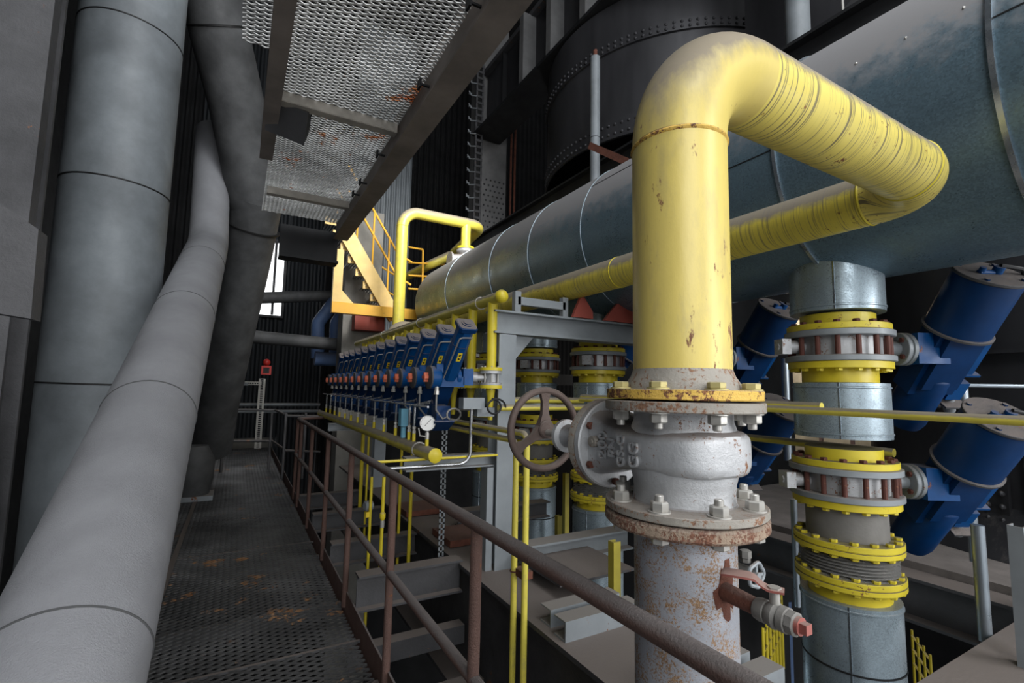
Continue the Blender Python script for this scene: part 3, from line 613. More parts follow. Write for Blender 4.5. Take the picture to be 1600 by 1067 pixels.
def smallact():
    t=thing('valve_actuator','x','actuator',(0,0,0),'small blue actuators along the manifold')
    part('mount_cube',MB().box((-.2,0,1.58),(.075,.1,.115)),'blue',t)
    part('yoke',MB().lathe((-.25,0,1.58),(-1,0,0),[(.055,0),(.062,.006),(.062,.03),(.05,.034)],28).box((-.33,.0,1.545),(.2,.1,.07)),'blue',t)
    s=V((0,-.65,.76)); c=V((-.336,.0,1.56)); n=s.cross(V((1,0,0))).normalized(); rot=Matrix((V((1,0,0)),n,s)).transposed()
    oc=[(-.024,-.054),(.024,-.054),(.054,-.024),(.054,.024),(.024,.054),(-.024,.054),(-.054,.024),(-.054,-.024)]
    cy=part('spring_cylinder',MB().rings([[c+rot@V((x,y,h)) for x,y in oc] for h in (.03,.43)]),'blue',t)
    part('band',MB().rings([[c+rot@V((x*1.04,y*1.04,h)) for x,y in oc] for h in (.305,.31)]),'blue_dk',cy)
    e=c+s*.43
    cp=part('end_cap',MB().rings([[e+rot@V((x*k,y*k,h)) for x,y in ((-.045,-.06),(.045,-.06),(.06,-.045),(.06,.045),(.045,.06),(-.045,.06),(-.06,.045),(-.06,-.045))] for k,h in ((.98,0),(1.05,.004),(1.05,.03),(.96,.036))]),'blue_dk',t,'dust-covered square end cap')
    part('cap_ring',MB().lathe(e+s*.036,s,[(.036,0),(.036,.006),(.024,.006),(.024,.012),(.01,.012)],20),'blue_dk',cp)
    part('sticker',MB().box(c+rot@V((-.0,-.0545,.235)),(.03,.0015,.068),rot),'sticker',t,'yellow warning sticker')
    part('sticker_mark',MB().box(c+rot@V((.0,-.0558,.25)),(.012,.001,.014),rot@Matrix.Rotation(R(30),3,'Y')).box(c+rot@V((.0,-.0558,.222)),(.014,.001,.012),rot@Matrix.Rotation(R(45),3,'Y')),'ink',t)
    part('air_tube',MB().tube(bend([e+rot@V((.04,-.06,-.03)),e+rot@V((-.05,-.07,-.03)),c+rot@V((-.062,-.06,.06))],.02,4),.005,8),'hose',t)
    q=V((-.42,-.02,1.572))
    sb=part('switch_box',MB().lathe(q,(-1,0,0),[(.06,-.02),(.072,-.012),(.076,0),(.076,.055),(.07,.062),(.03,.064)],36).box(q+V((.0,-.03,.06)),(.05,.05,.06)),'blue',t,'round dusty blue switch box')
    part('lid',MB().lathe(q+V((-.05,0,0)),(-1,0,0),[(.078,0),(.078,.01),(.066,.015)],36),'steel_d',sb,'dust-grey lid'); part('position_knob',MB().box(q+V((-.078,0,0)),(.03,.02,.062)).box(q+V((-.082,0,0)),(.028,.055,.02)),'orange',sb,'orange position knob')
    part('cable_gland',MB().cyl(q+V((-.01,-.03,-.09)),q+V((-.01,-.03,-.06)),.014,10).cyl(q+V((-.01,-.03,-.115)),q+V((-.01,-.03,-.09)),.018,6),'zinc',t)
    part('lower_bracket',MB().box(c-s*.12,(.1,.07,.3),rot).lathe(c-s*.2,-s,[(.05,0),(.06,.01),(.06,.14),(.04,.16)],20),'blue_dk',t)
    part('air_filter',MB().box(V((-.36,.04,1.32)),(.1,.1,.12)).box(V((-.38,-.03,1.25)),(.14,.13,.012),Matrix.Rotation(R(-30),3,'X')),'blue_dk',t)
    return t
def impulse():
    t=thing('impulse_tube','x','tube',(0,0,0),'stainless impulse tubes on the lower manifold')
    part('tube',MB().tube(bend([(0,0,1.21),(0,0,1.37),(.05,.08,1.37),(.2,.1,1.4)],.02,4),.0085,10),'inox',t)
    part('fitting',MB().lathe((0,0,1.18),(0,0,1),[(.014,0),(.014,.018),(.01,.02),(.01,.028),(.014,.03),(.014,.045),(.008,.05)],8),'zinc',t)
    part('nipple',MB().cyl((0,0,1.12),(0,0,1.18),.0125,12),'yel_clean',t)
    return t
BP=branch(); SV=smallvalve(); SA=smallact(); IM=impulse()
on=['nearest','second nearest','third nearest','fourth nearest','fifth nearest','sixth nearest','seventh from front','eighth from front','ninth from front','tenth from front','eleventh from front','twelfth from front','farthest']
for i in range(1,13):
    y=YU[i]
    dup(BP,(BX,y,0),'%s upright yellow branch pipe under the upper manifold'%on[i]); dup(SV,(BX,y,1.527),'%s small butterfly valve in the branch pipe row'%on[i])
    dup(SA,(BX,y,0),'%s of the small blue slanted actuators along the manifold'%on[i])
    dup(IM,(1.1,y-.01,0),'%s thin steel impulse tube rising from the lower manifold'%on[i])
for o,z,x,l in ((BP,0,BX,'nearest upright yellow branch pipe just left of the grey post'),(SV,1.527,BX,'nearest small butterfly valve between yellow flanges by the grey post'),(SA,0,BX,'nearest blue slanted actuator with dusty square cap and yellow sticker'),(IM,0,1.1,'nearest thin steel impulse tube standing beside the pressure gauge')):
    o.location=(x,YU[0]+(.22 if o is IM else 0),z); o['label']=l
# long horizontal sensing tube
t=thing('sensing_line','thin horizontal steel tube strung along the row below blue actuators','tube',(1.1,3.2,1.36))
part('tube',MB().tube([(1.1+.0,3.05,1.375),(1.1,7.6,1.375)],.007,8),'inox',t)
# gauge
g=at(668,661,Y=3.05)
t=thing('pressure_gauge','round white-faced pressure gauge on the lower manifold end','gauge',(g.x,g.y,1.12))
nd=V((-.35,-.93,.06)).normalized(); gx,gy,_=frame(nd)
cs=part('case',MB().lathe(g+nd*-.025,nd,[(.045,0),(.053,.005),(.053,.03),(.049,.034),(.049,.028)],36),'inox',t)
dl=part('dial',MB().lathe(g+nd*.004,nd,[(.048,0),(.048,.001)],36),'dial',cs)
rt=Matrix((gx,gy,nd)).transposed()
part('needle',MB().box(g+nd*.007+rt@V((.003,.004,0)),(.003,.06,.001),rt@Matrix.Rotation(R(-42),3,'Z')),'ink',dl,'black needle')
b=MB()
for k in range(19):
    a=R(-45+270*k/18); b.box(g+nd*.0058+rt@V((math.cos(a)*.041,math.sin(a)*.041,0)),(.006,.0012,.0008),rt@Matrix.Rotation(a,3,'Z'))
part('scale_marks',b,'ink',dl)
part('stem',MB().tube([g+V((0,0,-.05)),V((g.x,g.y,1.17))],.008,10).lathe((g.x,g.y,1.165),(0,0,1),[(.014,0),(.014,.04),(.01,.045)],6),'zinc',t); part('nipple',MB().cyl((g.x,g.y,1.11),(g.x,g.y,1.165),.012,12),'yel_clean',t)
part('cock_handle',MB().tube([V((g.x,g.y,1.18)),V((g.x-.05,g.y,1.19)),V((g.x-.06,g.y,1.24))],.005,8),'zinc',t)
# pressure switch
q=at(631,652,X=1.1)
t=thing('pressure_switch','pale blue box-shaped pressure switch on the lower manifold','switch',(1.1,q.y,1.12))
part('box',MB().box((1.1,q.y,q.z),(.06,.07,.13)),'bluegrey',t); part('neck',MB().cyl((1.1,q.y,q.z-.15),(1.1,q.y,q.z-.06),.02,14).cyl((1.1,q.y,1.11),(1.1,q.y,q.z-.15),.012,10),'bluegrey',t)
# conduits from the three nearest switch boxes
for i,lab in ((0,'looped grey flexible cable from the nearest blue actuator'),(1,'grey flexible cable hanging from the second blue actuator'),(2,'grey flexible cable hanging from the third blue actuator')):
    q=V((BX-.43,YU[i]-.05,1.455)); 
    pts=[q,q+V((.0,0,-.1)),q+V((.05,0,-.16))]
    if i==0:
        cc=q+V((.12,-.02,-.13)); pts+= [cc+V((math.cos(a)*.05,0,math.sin(a)*.04)) for a in [R(200+30*k) for k in range(20)]]+[cc+V((.15,0,.03)),cc+V((.2,0,.07))]
    else: pts+=[q+V((.12,.05,-.1)),q+V((.2,.08,-.02))]
    solo('flexible_cable',MB().tube(pts,.007,8),'hose',lab,'cable')
# junction box and conduit
q=at(737,630,Y=2.98)
t=thing('junction_box','light grey junction box on a bent steel conduit below blue cube','box',q)
part('box',MB().box(q,(.155,.08,.075)),'steel',t); part('lower_box',MB().box(q+V((.11,.03,-.06)),(.13,.06,.06)),'steel',t)
e=at(690,722,Y=2.98); f=at(600,713,Y=2.98)
part('conduit',MB().tube(bend([q,V((q.x,q.y,e.z-.02)),V((f.x,q.y,e.z-.02))],.08,8),.011,12),'inox',t,'bent steel conduit')
q=at(785,628,Y=2.9); solo('flexible_cable',MB().tube([q+V((.06*math.sin(a)-.08+.02*k/10,0,.05*math.cos(a)-.03)) for k,a in enumerate([R(20*k) for k in range(24)])],.007,8),'rubber','dark looped cable beside the junction box by the grey post','cable')
a_=at(590,716,Y=3.0); b_=V((1.6,3.0,1.045)); 
solo('gas_line',MB().tube([V((a_.x,3.0,b_.z)),V((b_.x,3.0,b_.z))],.009,12),'yel_clean','thin yellow pipe lying along the grey bracket beam','pipe')
# perforated struts
def pstrut(p0,p1,w,lab,mt='zinc'):
    p0=V(p0);p1=V(p1); t=thing('slotted_strut',lab,'strut',p0); d=(p1-p0); L=d.length; d.normalize(); x,y,_=frame(d,V((0,1,0)))
    b=MB(); n=int(L/.04)
    for s_ in (-1,1): b.ext([(-w*.15,-.002),(w*.15,-.002),(w*.15,.002),(-w*.15,.002)],p0+x*w*.35*s_,p1+x*w*.35*s_,(0,1,0))
    for k in range(n+1): b.ext([(-w*.5,-.002),(w*.5,-.002),(w*.5,.002),(-w*.5,.002)],p0+d*(L*k/n)-d*.006,p0+d*(L*k/n)+d*.006,(0,1,0))
    part('rail',b,mt,t); return t
q=at(696,640,X=1.4); pstrut((1.4,q.y,.2),(1.4,q.y,1.35),.045,'perforated grey strut upright behind the pressure gauge','steel')
# yellow pair of pipes
z1=1.182
for lab,y,x,z in (('left of two parallel yellow pipes dropping in front of the grey post',2.40,1.40,1.21),('right of two parallel yellow pipes dropping in front of the grey post',2.285,1.40,1.26)):
    solo('drop_pipe',MB().tube(bend([(x,y,-1.2),(x,y,z),(x+.0,4.6,z)],.05,8),.0175,16),'yel',lab,'pipe')
solo('pipe_bracket',MB().box((1.43,2.35,.5),(.06,.1,.04)).tube([(1.4+math.cos(a)*.022,2.4+math.sin(a)*.022,.5) for a in [2*math.pi*j/12 for j in range(12)]],.004,6,closed=True),'rustpipe','small rusty clamp bracket joining the two yellow drop pipes','bracket')
for k,(u,v0,v1,X,r,lab) in enumerate(((567,690,802,1.25,.02,'yellow upright pipe far left below the lower manifold'),(581,745,965,1.0,.012,'long thin yellow upright pipe in front of the railing gap'),(600,745,840,1.0,.013,'short yellow upright pipe with small valves under manifold'),(628,695,862,1.32,.013,'thin yellow upright pipe left of the gauge below manifold'),(645,695,862,1.32,.015,'yellow upright pipe right of its thin twin below the gauge'),(576,690,805,1.28,.012,'thin yellow upright pipe next to the far left one'))):
    a_=at(u,v0,X=X); b_=at(u,v1,X=X); zt=max(a_.z,1.0) if k in(0,3,4,5) else a_.z
    solo('yellow_pipe',MB().tube([(X,a_.y,b_.z-.3),(X,a_.y,zt)],r,14),'yel_clean',lab,'pipe')
q=at(598,800,X=1.0); t=thing('drain_cock','small yellow drain cock with steel cup on the short yellow pipe','valve',q)
part('body',MB().lathe(q+V((0,0,-.06)),(0,0,1),[(.012,0),(.022,.02),(.022,.05),(.014,.06)],12),'yel_clean',t); part('cup',MB().cyl(q+V((0,0,-.11)),q+V((0,0,-.06)),.016,12),'zinc',t)
q=at(577,790,X=1.0); t=thing('pressure_regulator','grey round regulator with yellow tag on the thin yellow pipe','regulator',q)
part('housing',MB().lathe(q+V((-.03,0,0)),(1,.3,0),[(.03,-.01),(.042,0),(.042,.05),(.03,.06)],20),'steel',t); part('tag',MB().box(q+V((-.02,-.04,-.06)),(.03,.02,.04)),'sticker',t)
# ================================================================ RAILING
RX=.73
t=thing('railing','rust-brown tube railing along the right edge of the walkway','railing',(RX,3.5,0))
part('top_rail',MB().tube(bend([(RX,-.3,1.05),(RX,7.0,1.05),(1.1,7.2,1.05)],.08,6),.0225,24),'rail',t)
part('mid_rail',MB().tube(bend([(RX,1.52,.05),(RX,1.56,.33),(RX,1.9,.58),(RX,7.1,.58)] if 0 else [(RX,1.50,.56),(RX,7.1,.58)],.1,8),.02,24),'rail',t)
part('mid_rail',MB().tube([(RX,-.3,.56),(RX,1.5,.56)],.02,20),'rail',t)
for y in (.2,1.505,2.5,3.55,4.55,5.6,6.6,7.05):
    part('post',MB().cyl((RX+.0,y,0.),(RX,y,1.04),.02,20),'rail',t)
t=thing('railing','dim grey railing turning across the far end of the walkway','railing',(0,9,0))
z0=1.0
pl=[at(345,640,Y=9.6),at(430,641,Y=9.6),at(450,650,Y=8.6),at(505,651,Y=8.4)]
part('top_rail',MB().tube(pl,.022,12),'steel_d',t)
pl=[at(345,689,Y=9.6),at(425,689,Y=9.6),at(447,704,Y=8.6),at(500,706,Y=8.4)]
part('mid_rail',MB().tube(pl,.02,12),'steel_d',t)
for u,Y in ((352,9.6),(425,9.6),(447,8.6),(478,8.5)):
    q=at(u,645,Y=Y); part('post',MB().cyl((q.x,Y,0),(q.x,Y,q.z),.022,12),'steel_d',t)
# far end: slotted struts, instruments, red box
a_=at(410,592,Y=11); c_=at(405,700,Y=11)
pstrut((a_.x,11,c_.z),(a_.x,11,a_.z),.12,'pale slotted strut upright at the far end of the walkway')
a_=at(352,598,Y=10.9); c_=at(408,598,Y=10.9); pstrut(a_,V((c_.x,10.9,a_.z)),.07,'horizontal slotted strut beside the red box at the far end')
for v,l in ((632,'grey horizontal tray rail low on the far corrugated wall'),(643,'grey horizontal pipe under the tray rail on the far wall')):
    a_=at(350,v,Y=11.3); c_=at(500,v,Y=11.3); solo('horizontal_pipe',MB().tube([a_,V((c_.x,11.3,a_.z))],.035,10),'steel',l,'pipe')
q=at(416,577,Y=10.9)
t=thing('alarm_box','small red square alarm box with beacon on the far slotted strut','alarm',q)
part('box',MB().box(q+V((0,0,-.02)),(.18,.1,.18)),'red',t); part('face',MB().box(q+V((0,-.055,-.02)),(.11,.01,.11)),'ink',t); part('beacon',MB().sph(q+V((0,0,.14)),.07,14),'red',t)
q=at(375,590,Y=10.8); solo('sensor_head',MB().cyl(q+V((0,0,-.35)),q,.02,10).cyl(q,q+V((0,0,.1)),.06,12).box(q+V((0,0,-.12)),(.3,.05,.06)),'steel','grey sensor with side arms left of the red box at far end','sensor')
# far pipes
def ppipe(pts,r,mt,lab,rad=.25,seg=24): 
    return solo('horizontal_pipe',MB().tube(bend(pts,rad,8) if len(pts)>2 else pts,r,seg),mt,lab,'pipe')
a_=at(350,522,Y=9.6);c_=at(545,540,Y=9.2); ppipe([a_,c_+V((-.0,0,0)),c_+V((.25,0,-.9))],.115,'clad3','grey lagged pipe crossing low behind the walkway with an elbow at right',.2)
a_=at(350,467,Y=10.2);c_=at(525,462,Y=10.0); ppipe([a_,c_],.11,'clad3','grey lagged pipe crossing in front of the bright window',.2)
for k,(l,o) in enumerate((('left blue-grey bent pipe beside the concrete column',0),('right blue-grey bent pipe beside the concrete column',.7))):
    ppipe([at(523+o*40,470,Y=9.95),at(497+o*40,505,Y=9.95),at(496+o*40,560,Y=9.95)],.12,'bluestain',l,.15)
ppipe([at(492,560,Y=9.65),at(530,562,Y=9.65)],.13,'bluestain','short blue-grey pipe under the lagged elbow')
# concrete column, upper steel
q=at(533,520,Y=8.6); q2=at(590,520,Y=8.6)
solo('concrete_column',MB().bx((q.x,8.5,-5),(q2.x,8.95,4.6)),'conc','weathered pale concrete column left of the yellow loop pipe','column')
q=at(600,300,Y=9.6); q2=at(642,300,Y=9.6); b=MB(); corr(q.x-.6,q2.x,2,9,9.6,b,.1,.02); solo('corrugated_panel',b,'corr_lt','pale grey corrugated panel behind the yellow stair railing','panel')
q=at(575,505,Y=8.4); solo('primer_box',MB().box(q,(.5,.3,.28)),'primer','dark red-primed steel box under the stair landing','box')
for z,l in ((-.2,'lower'),(1.6,'upper')): solo('cross_beam',MB().bx((2.3,9.3,z),(9,9.5,z+.25)),'black','%s dark cross beam behind the pipe row'%l,'beam')
# ================================================================ STAIRS
Y0=8.0
S0=at(545,372,Y=Y0); S1=at(613,490,Y=Y0); sd=(S1-S0).normalized()
t=thing('yellow_stair','yellow steel stair slanting down behind the yellow loop pipe','stair',S1)
def stringer(y,mt,sh=V((0,0,0))):
    return MB().ext(U(.06,.24,.012),S0-sd*.1+V((0,y-Y0,0))+sh,S1+sd*.1+V((0,y-Y0,0))+sh)
part('stringer',stringer(Y0,'pale_amber'),'pale_amber',t,'dusty pale outer stringer'); part('stringer',stringer(Y0+1.1,'amber'),'amber',t)
n=8
for k in range(n):
    q=S0+(S1-S0)*((k-1.5)/(n-2.0)); b=MB()
    for j in range(6): b.box(q+V((-.13+.045*j,.55,-.05)),(.014,1.04,.03))
    tr=part('tread',b,'steel',t,flat=True); part('tread_plate',MB().box(q+V((-.16,.06,-.05)),(.04,.06,.12)).box(q+V((.0,.07,-.05)),(.3,.012,.1)),'pale_amber',tr)
for y,l in ((Y0,1),(Y0+1.1,0)):
    for hh in (.95,.55): part('handrail',MB().tube([S0-sd*.2+V((.05,y-Y0,hh+.1)),S1+V((.05,y-Y0,hh+.1)),S1+V((.3,y-Y0,hh-.02))],.02,10),'amber',t)
    for k in (.1,.45,.8):
        q=S0+(S1-S0)*k+V((.05,y-Y0,.05)); part('baluster',MB().cyl(q,q+V((0,0,1.)),.016,8),'amber',t)
t=thing('landing_support','pale amber L-shaped channel frame around the stair foot','frame',at(525,475,Y=7.8))
a_=at(527,390,Y=7.8);c_=at(525,480,Y=7.8);e_=at(620,492,Y=7.8)
part('upright',MB().bx((c_.x-.07,7.75,c_.z-.07),(c_.x+.07,7.85,a_.z)),'pale_amber',t); part('sill',MB().bx((c_.x-.07,7.74,c_.z-.09),(3.4,7.86,c_.z+.08)),'amber',t)
part('gusset',MB().poly([V((c_.x+.05,7.78,c_.z+.08)),V((c_.x+.26,7.78,c_.z+.08)),V((c_.x+.05,7.78,c_.z+.3))],(0,.012,0)),'pale_amber',t)
t=thing('landing_railing','yellow tube railing of the landing right of the loop pipe','railing',at(645,490,Y=8.))
for v in (388,412,432,453):
    a_=at(638,v-2,Y=8.3); c_=at(661 if v in(388,) else 700,v+2,Y=8.3); part('rail',MB().tube([a_,c_],.018,8),'amber',t)
q=at(661,391,Y=8.3); q2=at(660,462,Y=8.3); part('post',MB().cyl(q2,q,.018,8),'amber',t)
# ================================================================ SMALL YELLOW LOOP
LY=7.2; lx=2.07; lz=4.33
t=thing('loop_pipe','slimmer yellow loop pipe standing in front of the stairs','pipe',(lx,LY,1.2))
part('pipe',MB().tube(bend([(lx,LY,1.2),(lx,LY,lz-.09),(3.45,LY,lz-.09),(3.45,LY+1.2,lz-.25)],[.26,.2],10),.088,32),'yel',t)
part('drop',MB().tube([(3.15,LY,lz-.09),(3.15,LY,3.82)],.08,28),'yel',t); part('drop_flange',MB().lathe((3.15,LY,3.79),(0,0,1),[(.15,0),(.15,.035)],28),'yel_fl',t)
for z in (2.0,3.98): part('weld_seam',MB().lathe((lx,LY,z),(0,0,1),[(.088,0),(.092,.005),(.088,.01)],28),'yel_fl',t)
t=thing('gate_valve','small silver valve on top of the duct far end below the yellow loop','valve',(3.15,LY,3.5))
part('body',MB().lathe((3.15,LY,3.5),(0,0,1),[(.1,-.05),(.1,0),(.15,.01),(.15,.04),(.1,.06),(.13,.12),(.13,.17),(.1,.2),(.15,.24),(.15,.28)],28),'silver',t); part('bonnet',MB().cyl((3.15,LY,3.63),(2.9,LY,3.58),.09,20).cyl((2.9,LY,3.58),(2.87,LY,3.58),.13,20),'silver',t)
a_=at(745,352,Y=8.3); solo('return_pipe',MB().tube(bend([(3.3,8.2,3.95),(2.95,8.3,3.75),(2.6,10.2,3.6),(1.6,10.2,3.6)],.15,6),.085,24),'yel','yellow pipe returning behind the duct end toward the stair landing','pipe')
# ================================================================ UPPER DARK STRUCTURE
GX=4.5
t=thing('plate_girder','huge dark riveted plate girder with stiffeners above the duct','girder',(GX,5,7.06))
part('web',MB().bx((GX,-2,7.1),(GX+.04,9.3,8.75)),'vessel',t); part('bottom_flange',MB().bx((GX-.35,-2,7.04),(GX+.35,9.3,7.1)),'black',t); part('top_flange',MB().bx((GX-.12,-2,8.55),(GX+.3,9.3,8.65)),'steel_d',t)
for u,v in ((815,164),(858,116),(912,58)):
    q=at(u,v,X=GX-.25); part('stiffener',MB().bx((GX-.28,q.y-.07,7.1),(GX,q.y+.07,8.56)),'steel_m',t,'paler grey stiffener')
for y in (8.4,5.0,1.8,0.4): part('stiffener',MB().bx((GX-.1,y-.02,7.1),(GX,y+.02,8.56)),'black',t)
q=at(772,250,X=GX+.1)
t=thing('laced_column','tall riveted grey steel column behind the yellow loop pipe','column',(GX+.2,9.4,-5))
part('plate',MB().bx((GX-.1,9.35,-5),(GX+.55,9.45,11)),'steel_m',t); part('side_plate',MB().bx((GX-.12,9.3,-5),(GX-.06,9.9,11)),'steel_m',t)
rv=mesh('rivet',MB().sph((0,0,0),.022,8,ring=5),'vessel')
for r_ in range(14):
    for c_ in range(5): inst('rivet',rv,(GX+.0+c_*.11+(.05 if r_%2 else 0),9.345,4.6+r_*.12),t)
t=thing('cable_ladder','narrow vertical cable ladder with sticking-out hooks on the riveted column','ladder',(GX-.3,9.2,2))
b=MB()
for x in (GX-.32,GX-.18): b.bx((x-.02,9.15,4.5),(x+.02,9.2,10))
for k in range(38): b.bx((GX-.34,9.14,4.55+k*.145),(GX-.16,9.16,4.6+k*.145))
part('frame',b,'steel_d',t)
hk=mesh('hook',MB().tube([(0,0,0),(-.13,0,-.03),(-.19,0,.05)],.013,6).box((-.16,0,.0),(.06,.03,.03)),'steel')
for k in range(17): inst('hook',hk,(GX-.33,9.14,5.0+k*.29),t)
for x,l in ((GX+.62,'left'),(GX+.72,'right')): solo('conduit_pipe',MB().cyl((x,9.25,2),(x,9.25,9.2),.025,8),'rustpipe','%s thin rusty conduit beside the riveted column'%l,'pipe')
# drum
DC=V((6.35,5.65,0)); DRr=2.18
zr=[at(850,v,X=4.58,).z for v in (202,303)]
z_ring=EYE.z+(at(850,200,X=4.58)-EYE).z; z_bot=(at(850,306,X=4.58)).z
t=thing('riveted_drum','large black riveted drum hanging under the plate girder','vessel',(DC.x,DC.y,z_bot))
part('shell',MB().lathe((DC.x,DC.y,z_bot),(0,0,1),[(DRr,0),(DRr,7.0-z_bot)],96),'vessel',t)
for z,w in ((z_bot,.28),(z_ring,.16)):
    rg=part('riveted_band',MB().lathe((DC.x,DC.y,z),(0,0,1),[(DRr,0),(DRr+.03,.005),(DRr+.03,w),(DRr,w+.01)],96),'vessel',t)
    for row in ((.07,.2) if w>.2 else (.045,.115)):
        for k in range(46):
            a=R(150+k*2.6); inst('rivet',rv,(DC.x+math.cos(a)*(DRr+.03),DC.y+math.sin(a)*(DRr+.03),z+row),rg)
b=MB(); b.lathe((DC.x,DC.y,-5),(0,0,1),[(1.7,0),(1.7,z_bot+5)],48); solo('vessel_shaft',b,'void','black shaft below the riveted drum','vessel')
a_=at(930,90,Y=4.6); c_=at(937,262,Y=4.6)
t=thing('vent_pipe','pale grey capped upright pipe standing in front of the riveted drum','pipe',(a_.x,4.6,3.4)); 
part('pipe',MB().cyl((a_.x,4.6,3.2),(a_.x,4.6,a_.z),.062,20),'clad2',t)
part('tip',MB().cyl((a_.x,4.6,a_.z),(a_.x,4.6,a_.z+.1),.028,12),'rustpipe',t); part('seam',MB().lathe((a_.x,4.6,(a_.z+3.4)/2+.1),(0,0,1),[(.062,0),(.065,.004),(.062,.01)],20),'ink',t)
a_=at(918,232,Y=3.9); c_=at(985,262,Y=3.3); solo('angle_iron',MB().ext(Lp(.07,.07,.01),a_,c_),'rustpipe','rust-brown angle iron sticking out above the duct','angle')
# beam line behind duct top + right upper gear
b=MB().ext(I(.2,.3,.02,.03),(4.15,-1,4.45),(4.15,9.2,4.45)); solo('long_beam',b,'black','black long beam running right behind the duct top','beam')
q=at(1246,30,Y=2.4); t=thing('vent_pipe','grey upright pipe above the duct at upper right','pipe',(q.x,2.4,4.4)); part('pipe',MB().cyl((q.x,2.4,4.3),(q.x,2.4,7.0),.105,24),'clad2',t)
solo('rear_girder',MB().bx((4.98,-1,4.6),(5.04,3.3,7)),'vessel','dark steel girder behind the grey upright pipe at upper right','girder')
for k,(u,v,Y) in enumerate(((1318,30,1.9),(1362,8,1.7))):
    q=at(u,v,Y=Y); solo('thin_rod',MB().cyl((q.x,Y,4.2),(q.x,Y,6),.01,8),'zinc','%s thin pale rod above the duct at upper right'%('left','right')[k],'rod')
solo('diagonal_brace',MB().ext(Lp(.1,.1,.012),(4.9,2.6,4.9),(4.6,1.0,5.6)),'steel_d','dark diagonal brace above the duct at upper right','brace')
# ================================================================ RIGHT SIDE
VC=V((7.2,.9,0)); 
t=thing('riveted_vessel','big dark riveted vessel wall behind the right blue actuators','vessel',(VC.x,VC.y,.3))
part('shell',MB().lathe((VC.x,VC.y,.322),(0,0,1),[(2.35,0),(2.1,.35),(2.1,5.6)],96),'vessel',t)
for z in (1.55,):
    part('ledge',MB().lathe((VC.x,VC.y,z+.3),(0,0,1),[(2.1,0),(2.15,.0),(2.15,.03),(2.1,.03)],96),'vessel',t)
b=MB()
for k in range(40): inst('rivet',rv,(VC.x+math.cos(R(130+k*2.4))*2.1,VC.y+math.sin(R(130+k*2.4))*2.1,1.42),t)
for a0 in (165,172,179,186):
    g_=part('riveted_strip',MB().box((VC.x+math.cos(R(a0))*2.12,VC.y+math.sin(R(a0))*2.12,.85),(.03,.16,.9),Matrix.Rotation(R(a0),3,'Z')),'vessel',t)
    for k in range(9):
        for dy in (-.045,.045): inst('rivet',rv,(VC.x+math.cos(R(a0)+dy/2.1)*2.15,VC.y+math.sin(R(a0)+dy/2.1)*2.15,.48+k*.1),g_)
solo('vessel_platform',MB().bx((4.32,-1.5,.22),(9,3.9,.32)),'floor_lo','dusty ledge at the foot of the riveted vessel','ledge')
t=thing('edge_beam','dark beam with dusty flanges under the vessel ledge','beam',(4.2,1.5,0)); part('beam',MB().ext(I(.22,.3,.015,.02),(4.2,-1.5,.12),(4.2,5,.12)),'steel_d',t)
t=thing('cross_beam','dusty wide beam crossing the bottom right corner','beam',(2.9,.82,.3)); part('beam',MB().ext(I(.26,.24,.015,.02),(1.9,.79,.3),(4.2,.79,.3)),'steel_d',t)
for k,(u,v0,v1,Y,r,lab) in enumerate(((1527,820,1010,.95,.026,'steel tube post under the lower right actuator'),(1504,600,720,1.35,.028,'steel tube post behind the upper right actuator'),(1240,780,880,2.1,.022,'thin steel post left of the rightmost column'),(1226,560,660,2.3,.03,'bright steel post behind the big yellow riser right side'))):
    a_=at(u,v0,Y=Y); c_=at(u,v1,Y=Y)
    solo('tube_post',MB().cyl((a_.x,Y,min(c_.z,.42) if k<2 else c_.z-.3),(a_.x,Y,a_.z),r,16),'alu',lab,'post')
q=at(1596,900,Y=.75); solo('slotted_post',MB().ext(U(.06,.05,.005),(q.x,.75,.42),(q.x,.75,.98),(0,1,0)),'steel','grey channel post at the right edge by the riveted vessel','post')
q=at(1500,602,Y=1.2); solo('handrail_tube',MB().tube(bend([q,q+V((.45,-.45,0)),q+V((.5,-.5,-.6))],.05,4),.012,8),'alu','thin bright tube rail right of the upper blue actuator','rail')
# beams under the pipe row
t=thing('main_girder','dusty dark main girder below the railing carrying the grey post','girder',(1.68,3,-.3))
part('top_flange',MB().bx((1.46,.1,.225),(1.95,8,.25)),'steel_d',t); part('web',MB().bx((1.6,.1,-.55),(1.625,8,.225)),'steel_d',t); part('bottom_flange',MB().bx((1.42,.1,-.58),(1.86,8,-.55)),'steel_d',t)
for k,(y,x0,x1) in enumerate(((2.1,1.5,2.0),(1.35,1.6,2.1))):
    solo('channel_offcut',MB().ext(U(.1,.1,.008),(x0,y,.3),(x1,y,.3)).ext(U(.1,.09,.008),(x0+.02,y+.16,.295),(x1,y+.16,.295)),'steel','%s grey channel stub lying across the main girder'%('farther','nearer')[k],'channel')
solo('cover_plate',MB().bx((1.75,2.45,.33),(2.35,3.0,.345)),'steel_d','flat dusty steel plate beside the post foot','plate')
for k,(y,z,l) in enumerate(((2.95,.36,'grey cross beam behind the left yellow channel post'),(4.1,.33,'dark cross beam between the bellows columns'))):
    solo('cross_beam',MB().ext(I(.14,.15,.01,.014),(1.8,y,z),(2.75,y,z)),'steel' if k==0 else 'steel_d',l,'beam')
for k,(u,v,Y,l) in enumerate(((960,900,2.3,'yellow channel post just left of the grey upright pipe'),(872,860,4.2,'small yellow upright channel between two zinc-clad columns'),(884,790,4.4,'dark yellow upright left of the bellows column'))):
    q=at(u,v,Y=Y); h=at(u,v-55,Y=Y).z if k==0 else q.z+.35; solo('channel_post',MB().ext(U(.055,.05,.006),(q.x,Y,-1),(q.x,Y,h),(0,1,0)),'olive',l,'post')
